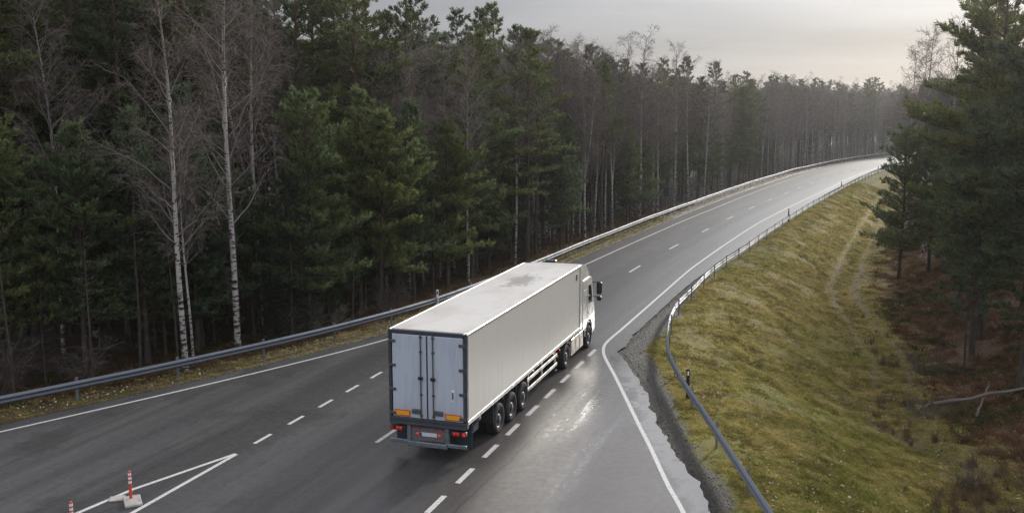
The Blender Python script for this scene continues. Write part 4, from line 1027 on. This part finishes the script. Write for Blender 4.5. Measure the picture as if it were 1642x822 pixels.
def clear(x, y, d):
    for a, b in USED:
        if (a-x)**2 + (b-y)**2 < d*d: return False
    return True
def rail_frame(y):
    y = float(y); return float(np.interp(y, RAIL_L[:,1], RAIL_L[:,0])), math.atan(float(slope_l(y)))
def pick(w): return int(RNG.choice(len(w), p=np.array(w)/sum(w)))
def zone(y, o, kind):
    part = 'near the lorry' if y < 62 else ('along the middle of the wood' if y < 100 else 'beyond the bend')
    row = 'front edge' if o < 6 else 'deep stand'
    return f'{kind} {part}, {row}'
LAB = {
 ('pine_tree', 0, 0): 'dark slim pine in the packed front edge left of the lorry', ('pine_tree', 0, 1): 'tall pine deep in the dark wood left of the lorry',
 ('pine_tree', 1, 0): 'slim pine among the birches behind the trailer roof', ('pine_tree', 1, 1): 'pine deep in the wood behind the roadside birch row',
 ('pine_tree', 2, 0): 'hazy pine at the wood edge beyond the bend', ('pine_tree', 2, 1): 'hazy pine deep in the wood beyond the bend',
 ('birch_tree', 0, 0): 'thin bare birch in the dark front edge left of the lorry', ('birch_tree', 0, 1): 'bare birch deep in the dark wood left of the lorry',
 ('birch_tree', 1, 0): 'bare birch in the mixed roadside edge behind the lorry cab', ('birch_tree', 1, 1): 'bare brown birch deep behind the roadside birch row',
 ('birch_tree', 2, 0): 'bare hazy birch lining the guardrail beyond the bend', ('birch_tree', 2, 1): 'bare hazy birch deep in the wood beyond the bend',
 ('dead_tree', 0, 0): 'thin dead dark trunk in the shade left of the lorry', ('dead_tree', 0, 1): 'thin dead trunk deep in the shade left of the lorry',
 ('dead_tree', 1, 0): 'thin dead trunk at the wood edge behind the trailer roof', ('dead_tree', 1, 1): 'thin dead trunk deep behind the roadside birch row',
 ('dead_tree', 2, 0): 'thin dead trunk at the hazy edge beyond the bend', ('dead_tree', 2, 1): 'thin dead trunk deep in the hazy wood beyond the bend',
 ('young_pine', 0, 0): 'small understorey pine in shade left of the lorry', ('young_pine', 0, 1): 'understorey pine deep in shade left of the lorry',
 ('young_pine', 1, 0): 'understorey pine between birches behind the trailer roof', ('young_pine', 1, 1): 'understorey pine deep behind the roadside birch row',
 ('young_pine', 2, 0): 'small hazy pine under the birches beyond the bend', ('young_pine', 2, 1): 'small hazy pine deep in the wood beyond the bend',
}
def fill(n, ylo, yhi, olo, ohi, dmin, weights, hs):
    """scatter trees at olo..ohi metres behind the left guardrail"""
    c = 0; tries = 0
    while c < n and tries < n*40:
        tries += 1
        y = RNG.uniform(ylo, yhi); o = RNG.uniform(olo, ohi); x0, a = rail_frame(y)
        x, yy = x0 - math.cos(a)*o, y + math.sin(a)*o
        if yy < 24 or x/yy < -.66 or not clear(x, yy, dmin): continue
        kinds = ('pine_tree', 'birch_tree', 'dead_tree', 'young_pine'); k = kinds[pick(weights)]
        pr = {'pine_tree': TALL, 'birch_tree': BIRCH, 'dead_tree': SNAG, 'young_pine': EDGE}[k]; i = RNG.integers(len(pr))
        if k == 'birch_tree': i = int(RNG.choice([0,1,2,3,4,5], p=[.12,.12,.16,.24,.20,.16]))
        s = RNG.uniform(.86, 1.08)*(hs if k in ('pine_tree','birch_tree') else RNG.uniform(.55,.95))
        zi = 0 if yy < 62 else (1 if yy < 104 else 2); key = (k, zi, 0 if o < 7 else 1)
        place_tree(k, pr[i], x, yy, LAB[key], 'trees of one kind: ' + LAB[key], s, None, (RNG.normal(0,.018), RNG.normal(0,.018))); c += 1
# front rows, then the stand behind them
fill(52, 22, 56, 2.6, 10, 1.3, (0,0,.82,.18), 1.0)
fill(84, 16, 62, 10.5, 30, 1.6, (.66,.10,.18,.06), 1.15)
fill(52, 56, 98, 2.2, 8, 1.3, (.16,.36,.24,.24), .92)
fill(60, 58, 100, 8, 26, 1.7, (.52,.32,.10,.06), .98)
fill(80, 98, 175, 1.8, 9, 1.3, (.18,.50,.12,.20), .88)
fill(84, 100, 175, 9, 28, 1.8, (.36,.56,.05,.03), .90)

# right-hand wood behind the big pines
RK = {'pine_tree': 'dark pine in the wood behind the big pines on the right bank', 'birch_tree': 'bare birch in the wood behind the big pines on the right bank', 'young_pine': 'understorey pine below the big pines on the right bank', 'dead_tree': 'thin dead trunk under the big pines on the right bank'}
c = 0
while c < 88:
    y = RNG.uniform(36, 165); d = RNG.uniform(16.5 if y < 90 else 12, 42)
    x = float(xr_s(y)) + d/math.cos(float(heading(y)))
    if x/y > .62 or x/y < .375 + (.03 if y > 100 else 0) or not clear(x, y, 1.6): continue
    if d < 21 and y < 66: continue
    k = ('pine_tree','birch_tree','young_pine','dead_tree')[pick((.56,.20,.10,.14))]
    pr = {'pine_tree': TALL+[TALL[4]]*2, 'birch_tree': BIRCH, 'young_pine': EDGE, 'dead_tree': SNAG}[k]
    place_tree(k, pr[RNG.integers(len(pr))], x, y, RK[k], 'trees of one kind: ' + RK[k], RNG.uniform(.8, 1.02)*(.92 if k == 'pine_tree' else .85), None, (RNG.normal(0,.02), RNG.normal(0,.02))); c += 1

# bare shrubs at the foot of the left wood
SHRUB = [shrub_mesh(700+i, h, n) for i, (h, n) in enumerate([(3.2,16),(2.2,12)])]
for i, (x, y, k, s, lab) in enumerate([(-21.6,35.0,0,1.15,'large tangled bare shrub at the bottom left edge of the wood'),(-20.2,36.6,0,.9,'bare shrub right of the large tangled shrub'),(-22.8,37.2,1,1.1,'low bare shrub behind the large tangled shrub'),(-17.6,38.6,1,.8,'small bare shrub left of the first white birch'),(-9.0,45.6,1,.9,'bare shrub under the young pines beside the guardrail'),(-6.6,49.6,0,.75,'bare shrub below the grey-green young pine'),
        (18.2,40.4,1,.6,'leafless shrub beside the fallen log'),(16.2,32.6,0,.42,'leafless bush in the ditch at the bottom right'),(21.0,48.,1,.8,'leafless shrub under the large overhanging pine')]):
    tag(link('bare_shrub', SHRUB[k], None, gz(x, y), i*1.7, s), lab, 'shrub')

# far wood: one mass of trees beyond the ones that can be told apart
def points_instancer(name, pts, rot, scl, idx, meshes, kind='stuff', label=None, cat=None):
    me = bpy.data.meshes.new(name); me.vertices.add(len(pts)); me.vertices.foreach_set('co', np.asarray(pts, float).ravel())
    for nm, tp, key, arr in (('rot','FLOAT_VECTOR','vector',rot), ('scl','FLOAT','value',scl), ('idx','INT','value',idx)):
        at = me.attributes.new(nm, tp, 'POINT'); at.data.foreach_set(key, np.asarray(arr).ravel())
    o = link(name, me); tag(o, label, cat, None, kind)
    coll = bpy.data.collections.new(name + '_kinds')
    for i, m in enumerate(meshes):
        coll.objects.link(bpy.data.objects.new(f'{name}_kind_{chr(97+i)}', m))
    ng = bpy.data.node_groups.new(name, 'GeometryNodeTree')
    ng.interface.new_socket('Geometry', in_out='INPUT', socket_type='NodeSocketGeometry'); ng.interface.new_socket('Geometry', in_out='OUTPUT', socket_type='NodeSocketGeometry')
    N, Lk = ng.nodes, ng.links
    gi = N.new('NodeGroupInput'); go = N.new('NodeGroupOutput'); ip = N.new('GeometryNodeInstanceOnPoints'); ci = N.new('GeometryNodeCollectionInfo')
    ci.inputs['Collection'].default_value = coll; ci.inputs['Separate Children'].default_value = True; ci.inputs['Reset Children'].default_value = True
    def attr(nm, tp):
        a = N.new('GeometryNodeInputNamedAttribute'); a.data_type = tp; a.inputs['Name'].default_value = nm
        return [x for x in a.outputs if x.enabled and x.name == 'Attribute'][0]
    m2p = N.new('GeometryNodeMeshToPoints'); Lk.new(gi.outputs[0], m2p.inputs[0])
    Lk.new(m2p.outputs[0], ip.inputs['Points']); Lk.new(ci.outputs[0], ip.inputs['Instance']); ip.inputs['Pick Instance'].default_value = True
    Lk.new(attr('idx','INT'), ip.inputs['Instance Index'])
    e2r = N.new('FunctionNodeEulerToRotation'); Lk.new(attr('rot','FLOAT_VECTOR'), e2r.inputs[0]); Lk.new(e2r.outputs[0], ip.inputs['Rotation'])
    Lk.new(attr('scl','FLOAT'), ip.inputs['Scale']); Lk.new(ip.outputs[0], go.inputs[0])
    md = o.modifiers.new('scatter', 'NODES'); md.node_group = ng
    return o
def both(pair):                      # trunk and crown as one mesh for the far mass
    a, b_ = pair; k = MB(); mats = []
    for me in (a, b_):
        v = np.empty(len(me.vertices)*3); me.vertices.foreach_get('co', v)
        cnt = np.empty(len(me.polygons), np.int32); me.polygons.foreach_get('loop_total', cnt); li = np.empty(len(me.loops), np.int32); me.loops.foreach_get('vertex_index', li)
        mi = np.empty(len(me.polygons), np.int32); me.polygons.foreach_get('material_index', mi); st = np.r_[0, np.cumsum(cnt)[:-1]]
        base = k.n; k.v.append(v.reshape(-1,3)); k.n += len(v)//3
        for n in np.unique(cnt):
            s = cnt == n; k.f.append(li[st[s][:,None]+np.arange(n)]+base); k.m.append(mi[s]+len(mats)); k.sm.append(np.zeros(s.sum(), bool))
        mats += list(me.materials)
    return k.mesh('far_tree', mats)
FAR = [both(TALL[0]), both(TALL[3]), both(BIRCH[3]), both(BIRCH[4]), both(BIRCH[0]), both(EDGE[2])]
pts = []; idx = []; scl = []
def mass(n, ylo, yhi, olo, ohi, hs, w, side=-1):
    for _ in range(n):
        y = RNG.uniform(ylo, yhi); o = RNG.uniform(olo, ohi)
        if side < 0:
            x0, a = rail_frame(min(y, 260)); x0 += max(y-260, 0)*1.1; x, yy = x0 - math.cos(a)*o, y + math.sin(a)*o
        else:
            a = float(heading(y)); x, yy = float(xr_s(y)) + math.cos(a)*o, y - math.sin(a)*o
        if yy < 20 or abs(x/yy) > .72: continue
        pts.append((x, yy, float(ground_h(x, min(yy, 320))))); idx.append(pick(w)); scl.append(RNG.uniform(.76,1.14)*hs)
mass(420, 20, 66, 29, 60, 1.2, (.5,.4,.05,.05,0,0))
mass(330, 66, 120, 26, 55, 1.0, (.4,.3,.1,.1,.1,0))
mass(330, 120, 175, 26, 60, .92, (.2,.2,.25,.2,.15,0))
mass(330, 172, 250, 1.8, 12, .90, (.06,.10,.34,.28,.18,.04))
mass(420, 172, 262, 12, 60, .92, (.2,.2,.25,.2,.15,0))
mass(500, 250, 320, 2, 60, .93, (.12,.12,.32,.24,.20,0))
mass(240, 40, 165, 42, 70, .95, (.35,.3,.15,.1,.1,0), 1)
mass(260, 150, 240, 5, 50, .88, (.2,.2,.2,.2,.15,.05), 1)
pts = np.array(pts); n = len(pts); rot = np.c_[RNG.normal(0,.02,n), RNG.normal(0,.02,n), RNG.uniform(0,2*PI,n)]
points_instancer('distant_forest', pts, rot, np.array(scl), np.array(idx), FAR, label='hazy mass of mixed pines and bare birches far behind', cat='forest')

# grass: short tufts on the bank, tall dry stalks in the ditch
def mat_blade(name, stops):
    t = NT(name); P = t.geo()[0]; n2 = t.noise(P, .75, 5, .7); r = t.rnd()
    t.set(color=t.ramp(t.math('ADD', t.math('MULTIPLY', t.mapr(n2, .3, .7, 0, 1, False), .72), t.math('MULTIPLY', r, .28)), stops), rough=.7, spec=.2)
    tr = t.n.new('ShaderNodeBsdfTranslucent'); t.l.new(t.bs.inputs['Base Color'].links[0].from_socket, tr.inputs[0]); mx = t.n.new('ShaderNodeMixShader'); mx.inputs[0].default_value = .45
    t.l.new(t.bs.outputs[0], mx.inputs[1]); t.l.new(tr.outputs[0], mx.inputs[2]); t.l.new(mx.outputs[0], t.out.inputs[0]); return t.m
GR = mat_blade('grass_blades', [(.2,(.14,.10,.04)),(.40,(.21,.19,.045)),(.58,(.37,.30,.095)),(.8,(.50,.41,.17))])
GG = mat_blade('green_blades', [(.2,(.11,.125,.018)),(.45,(.19,.225,.034)),(.75,(.33,.33,.07))])
DRY = mat_blade('dry_stalks', [(.2,(.085,.058,.033)),(.6,(.15,.105,.058)),(.9,(.22,.165,.095))])
def tuft(seed, n, h, spread, mat, w=.012, lean=.5):
    rng = np.random.default_rng(seed); a = rng.uniform(0,2*PI,n); r = spread*np.sqrt(rng.random(n)); P = np.c_[r*np.cos(a), r*np.sin(a), np.full(n,-.02)]
    d = unit(np.c_[rng.normal(0,lean,n), rng.normal(0,lean,n), np.ones(n)]); L = h*rng.uniform(.5,1.15,n)[:,None]
    p = unit(np.cross(d, rng.normal(size=(n,3))))*w; bend = np.c_[rng.normal(0,.25,n), rng.normal(0,.25,n), np.full(n,-.12)]
    v = np.stack([P-p, P+p, P+d*L*.55+p*.7, P+d*L*.55-p*.7, P+(d+bend)*L], 1)
    k = MB(); i = np.arange(n)[:,None]*5; k.add(v.reshape(-1,3), i+np.array([[0,1,2,3]])); k.f.append(i+np.array([[3,2,4]])); k.m.append(np.zeros(n,int)); k.sm.append(np.zeros(n,bool))
    return k.mesh('tuft', mat)
GK = [tuft(1,34,.065,.17,GR,.010,.8), tuft(2,34,.085,.18,GR,.010,.9), tuft(3,34,.06,.17,GG,.010,.8), tuft(4,30,.15,.14,GR,.008,.6)]
gp=[];gi=[];gs=[]
NG = 90000
yv = 22 + (RNG.random(NG)**1.7)*118; dv = RNG.uniform(.9, 14.5, NG)
xv = xr_s(yv) + dv/np.cos(heading(yv))
patch = fbm(xv*.45, yv*.45, 4); g2 = fbm(xv*.16+9, yv*.16, 3)
keep = (patch > .34 + RNG.normal(0,.06,NG)) & (dv > np.interp(yv,[24,46,50],[.75,1.2,.6])) & (np.abs(np.abs(dv-np.interp(yv,[50,68,130],[11.6,7.7,6.0]))-.85) > RNG.uniform(.05,.6,NG)*np.clip((yv-44)/25,0,1)) & (dv < np.interp(yv,[24,50,68,130],[14.5,14,10.3,8.4])+RNG.normal(0,.9,NG))
xv, yv, dv, g2 = xv[keep], yv[keep], dv[keep], g2[keep]
zv = ground_h(xv, yv); q = RNG.random(len(xv)); gr = np.clip(.22 + (g2-.45)*2.4 + np.interp(yv,[25,55],[.24,-.14]), 0, .8)
ii = np.where(q < gr, 2, np.where(q < .72, 0, np.where(q < .94, 1, 3)))
gp.append(np.c_[xv,yv,zv]); gi.append(ii); gs.append(RNG.uniform(.6,1.25,len(xv))*np.interp(yv,[22,130],[1,1.5]))
# left verge
NV = 5200; yv = RNG.uniform(26, 95, NV); dv = RNG.uniform(.2, 2.4, NV); xv = xl(yv) - dv*np.sqrt(1+slope_l(yv)**2)
gp.append(np.c_[xv,yv,ground_h(xv,yv)]); gi.append(RNG.choice([0,1,2,3], NV, p=[.42,.3,.18,.1])); gs.append(RNG.uniform(.5,1.05,NV))
gp = np.vstack(gp); gi = np.concatenate(gi); gs = np.concatenate(gs); n = len(gp)
points_instancer('grass', gp, np.c_[RNG.normal(0,.15,n), RNG.normal(0,.15,n), RNG.uniform(0,2*PI,n)], gs, gi, GK, label='short olive and yellow winter grass on the bank and verge', cat='grass')
DK = [tuft(11,46,.75,.16,DRY,.008,.28), tuft(12,40,.55,.2,DRY,.008,.5), tuft(13,30,1.0,.12,DRY,.007,.18)]
ND = 1700; yv = RNG.uniform(22, 62, ND); dv = np.interp(yv,[22,62],[10.8,13.8]) + RNG.normal(0,1.5,ND); xv = xr_s(yv)+dv
keep = (fbm(xv*.5+3, yv*.5, 3) > .44) & (RNG.random(ND) < np.interp(yv,[22,30,38,62],[1,.8,.2,.12])); xv, yv = xv[keep], yv[keep]; n = len(xv)
points_instancer('dry_stalks', np.c_[xv,yv,ground_h(xv,yv)], np.c_[RNG.normal(0,.12,n), RNG.normal(0,.12,n), RNG.uniform(0,2*PI,n)], RNG.uniform(.55,1.1,n), RNG.integers(0,3,n), DK, label='tall brown dead stalks in the ditch at the bottom right', cat='dry grass')

# loose gravel and clods on the wet shoulder
GV = NT('wet_gravel'); GV.set(color=GV.ramp(GV.rnd(), [(0,(.018,.016,.014)),(.7,(.036,.031,.026)),(1,(.085,.078,.07))]), rough=.45, spec=.4)
def stone(seed):
    rng = np.random.default_rng(seed); k = MB(); a = np.arange(6)*PI/3
    rr = lambda: rng.uniform(.7,1.25,6)
    r0, r1 = rr(), rr()*.75
    v = np.vstack([np.c_[r0*np.cos(a), r0*np.sin(a)*.8, np.full(6,-.2)], np.c_[r1*np.cos(a), r1*np.sin(a)*.8, rng.uniform(.35,.6,6)], [[0,0,.75]]])*.05
    k.add(v, [(i,(i+1) % 6,6+(i+1) % 6,6+i) for i in range(6)]); t3 = np.array([(6+i,6+(i+1) % 6,12) for i in range(6)]); k.f.append(t3); k.m.append(np.zeros(6,int)); k.sm.append(np.zeros(6,bool))
    return k.mesh('stone', GV.m)
SK = [stone(i) for i in range(3)]
NS = 6500; yv = 22 + RNG.random(NS)**1.3*46; wd = np.interp(yv,[24,40,46,52,60],[.9,1.2,1.3,.55,.35]); dv = RNG.normal(.25,.42,NS)*wd; xv = xr(yv)+dv
NS2 = 3500; yl = RNG.uniform(26, 80, NS2); d2_ = RNG.normal(.05,.14,NS2); xw = xl(yl) - d2_
kp = dv > .02; xv, yv, dv = xv[kp], yv[kp], dv[kp]
gx = np.r_[xv,xw]; gy = np.r_[yv,yl]; n = len(gx)
points_instancer('gravel', np.c_[gx,gy,np.where(np.r_[dv,d2_] < .1, .0, ground_h(gx,gy))], np.c_[RNG.normal(0,.3,n), RNG.normal(0,.3,n), RNG.uniform(0,2*PI,n)], RNG.gamma(1.6,.11,n)+.07, RNG.integers(0,3,n), SK, label='loose wet gravel and clods along the pavement edges', cat='gravel')

# pale fallen leaves strewn over bank and litter
LV = NT('pale_leaves'); LV.set(color=LV.ramp(LV.rnd(), [(0,(.12,.07,.04)),(.6,(.24,.16,.09)),(1,(.45,.40,.32))]), rough=.7)
lk = MB(); lk.add([(-.05,-.03,.02),(.0,-.045,.035),(.055,-.02,.02),(.05,.03,.03),(-.01,.045,.02),(-.055,.02,.035)], [(0,1,2,3,4,5)]); LM = lk.mesh('leaf', LV.m)
NF = 15000; yv = 23 + RNG.random(NF)**1.5*80; dv = np.abs(RNG.normal(0,1,NF))*5.5 + 1.5; dv = np.where(RNG.random(NF) < .55, np.interp(yv,[24,50,68,130],[12.5,12.5,9.5,8.])+RNG.normal(1.5,2.6,NF), dv); xv = xr_s(yv) + dv/np.cos(heading(yv))
NL2 = 5000; yl = RNG.uniform(26, 90, NL2); d2_ = .35 + RNG.gamma(1.5, .9, NL2); xw = xl(yl) - d2_*np.sqrt(1+slope_l(yl)**2)
fx = np.r_[xv, xw]; fy = np.r_[yv, yl]; kp = (np.r_[dv, np.full(NL2, 9)] > 1.6) & (fx/fy < .6); fx, fy = fx[kp], fy[kp]; n = len(fx)
points_instancer('fallen_leaves', np.c_[fx,fy,ground_h(fx,fy)+.03], np.c_[RNG.normal(0,.5,n), RNG.normal(0,.5,n), RNG.uniform(0,2*PI,n)], RNG.uniform(.3,.8,n), np.zeros(n,int), [LM], label='pale fallen leaves strewn over the grass and leaf litter', cat='leaves')

# fallen logs on the right bank
log(gz(19.4,42.7,.12), gz(25.2,41.0,.25), .085, 'long grey fallen log lying across the leafy bank')
log(gz(20.7,41.4,.05), gz(22.1,43.2,.75), .06, 'short grey branch propped across the long fallen log')
log(gz(18.3,41.5,.05), gz(19.3,42.9,.16), .06, 'stubby piece of dead wood left of the long fallen log')

# low undergrowth: mossy and reddish clumps on the wooded bank and under the edge of the left wood
MO = mat_blade('undergrowth_leaves', [(.2,(.025,.034,.010)),(.5,(.05,.062,.016)),(.8,(.085,.085,.03))])
FE = mat_blade('dead_bracken', [(.2,(.07,.036,.02)),(.5,(.15,.08,.042)),(.8,(.25,.16,.095))])
UK = [tuft(21,40,.22,.30,MO,.016,.8), tuft(22,34,.18,.34,FE,.016,1.0), tuft(23,30,.34,.26,MO,.012,.6), tuft(24,26,.45,.22,FE,.010,.7)]
NU = 13000; yv = 24 + RNG.random(NU)**1.3*110; lim = np.interp(yv,[24,50,68,130],[13.4,13.6,10.0,8.2]); dv = lim + RNG.gamma(1.5, 3.6, NU) - .6; xv = xr_s(yv) + dv/np.cos(heading(yv))
pt = fbm(xv*.5, yv*.5+7, 4); keep = (pt > .36) & (xv/yv < .62); xv, yv, pt = xv[keep], yv[keep], pt[keep]
ui = np.where(RNG.random(len(xv)) < np.clip((pt-.45)*6, .05, .6), RNG.choice([0,2], len(xv)), RNG.choice([1,3], len(xv), p=[.75,.25]))
NW = 5200; yl = RNG.uniform(26, 110, NW); dl_ = 1.6 + RNG.gamma(1.6, 2.0, NW); xw = xl(yl) - dl_*np.sqrt(1+slope_l(yl)**2)
ux = np.r_[xv, xw]; uy = np.r_[yv, yl]; ui = np.r_[ui, RNG.choice([0,1,2,3], NW, p=[.22,.45,.13,.2])]; n = len(ux)
points_instancer('undergrowth', np.c_[ux,uy,ground_h(ux,uy)], np.c_[RNG.normal(0,.2,n), RNG.normal(0,.2,n), RNG.uniform(0,2*PI,n)], RNG.uniform(.5,1.3,n), ui, UK, label='mossy and rusty undergrowth under the trees on both sides', cat='undergrowth')

# ------------------------------------------------------------------ air, sky, sun, camera
HZ = NT('haze_air'); HZ.n.remove(HZ.bs); pv = HZ.n.new('ShaderNodeVolumePrincipled')
pv.inputs['Color'].default_value = (.90,.91,.94,1); pv.inputs['Density'].default_value = HAZE = .00024; pv.inputs['Anisotropy'].default_value = .72
HZ.l.new(pv.outputs[0], HZ.out.inputs['Volume'])
k = MB(); k.box((60, 100, 9.5), (1700, 1500, 32)); tag(k.build('haze', HZ.m), kind='stuff')

SUN_AZ, SUN_EL = math.radians(31), math.radians(19)
sd = Vector((math.sin(SUN_AZ)*math.cos(SUN_EL), math.cos(SUN_AZ)*math.cos(SUN_EL), math.sin(SUN_EL)))
sl = bpy.data.lights.new('sun', 'SUN'); sl.energy = 2.6; sl.angle = math.radians(5); sl.color = (1, .94, .84)
so = link('sun', sl); so.rotation_euler = sd.to_track_quat('Z', 'Y').to_euler()

w = bpy.data.worlds.new('World'); sc.world = w; w.use_nodes = True
N, Lk = w.node_tree.nodes, w.node_tree.links; bg = N['Background']; bg.inputs['Strength'].default_value = .1
sky = N.new('ShaderNodeTexSky'); sky.sky_type = 'NISHITA'; sky.sun_disc = False; sky.sun_elevation = SUN_EL; sky.sun_rotation = SUN_AZ
class WT(NT):
    def __init__(s): s.t = w.node_tree; s.n = N; s.l = Lk; s.tc = N.new('ShaderNodeTexCoord')
W = WT(); dv3 = W.tc.outputs['Generated']; vx, vy, vz = W.sep(dv3)
dot = N.new('ShaderNodeVectorMath'); dot.operation = 'DOT_PRODUCT'; Lk.new(dv3, dot.inputs[0]); dot.inputs[1].default_value = sd
ca = dot.outputs['Value']
el = W.math('MAXIMUM', vz, 0.)
# overcast deck: brighter overhead and round the hidden sun, banded by cloud
lum = W.math('ADD', .25, W.math('MULTIPLY', W.mapr(el, .11, .34), .60))
lum = W.math('MULTIPLY', lum, W.mapr(ca, -.9, .6, 1.22, 1.08))
glow = W.math('POWER', W.mapr(ca, .70, 1., 0, 1, False), 2.2)
lum = W.math('ADD', lum, W.math('MULTIPLY', W.math('MULTIPLY', glow, W.mapr(el, .05, .22, .12, 1)), 1.45))
cmb = N.new('ShaderNodeCombineXYZ'); iv = W.math('DIVIDE', 1., W.math('ADD', el, .10)); Lk.new(W.math('MULTIPLY', vx, iv), cmb.inputs[0]); Lk.new(W.math('MULTIPLY', vy, iv), cmb.inputs[1])
cn = W.noise(cmb.outputs[0], .55, 5, .55, (.8,1.6,1), .3)
lum = W.math('MULTIPLY', lum, W.mapr(cn, .32, .68, .88, 1.09))
tint = W.mix(glow, (.95,.962,1.04), (.965,.972,1.0))
tint = W.mix(W.mapr(el, .0, .05), (.955,.962,1.02), tint)
cl = W.mix(1., tint, (1,1,1), 'MULTIPLY')
vm = N.new('ShaderNodeVectorMath'); vm.operation = 'SCALE'; Lk.new(cl, vm.inputs[0]); Lk.new(W.math('MULTIPLY', lum, 10.), vm.inputs['Scale'])
Lk.new(W.mix(.94, sky.outputs[0], vm.outputs[0]), bg.inputs['Color'])

cam = bpy.data.cameras.new('camera'); cam.sensor_width = 36; cam.lens = 36*1541.09/1642; cam.clip_end = 6000; cam.clip_start = .1
co = link('camera', cam); co.location = (0, 0, 10.457)
co.rotation_euler = (Matrix.Rotation(PI/2 - .15, 3, 'X') @ Matrix.Rotation(-.002, 3, 'Z')).to_euler()
sc.camera = co
sc.view_settings.view_transform = 'Standard'; sc.view_settings.look = 'None'; sc.view_settings.exposure = .3; sc.view_settings.gamma = 1
c = sc.cycles; c.use_denoising = True; c.denoising_prefilter = 'NONE'
try: c.denoiser = 'OPENIMAGEDENOISE'; c.denoising_input_passes = 'RGB_ALBEDO_NORMAL'
except Exception: pass
c.max_bounces = 6; c.diffuse_bounces = 3; c.glossy_bounces = 3; c.transmission_bounces = 3; c.volume_bounces = 0; c.transparent_max_bounces = 8
c.caustics_reflective = False; c.caustics_refractive = False; c.sample_clamp_indirect = 6
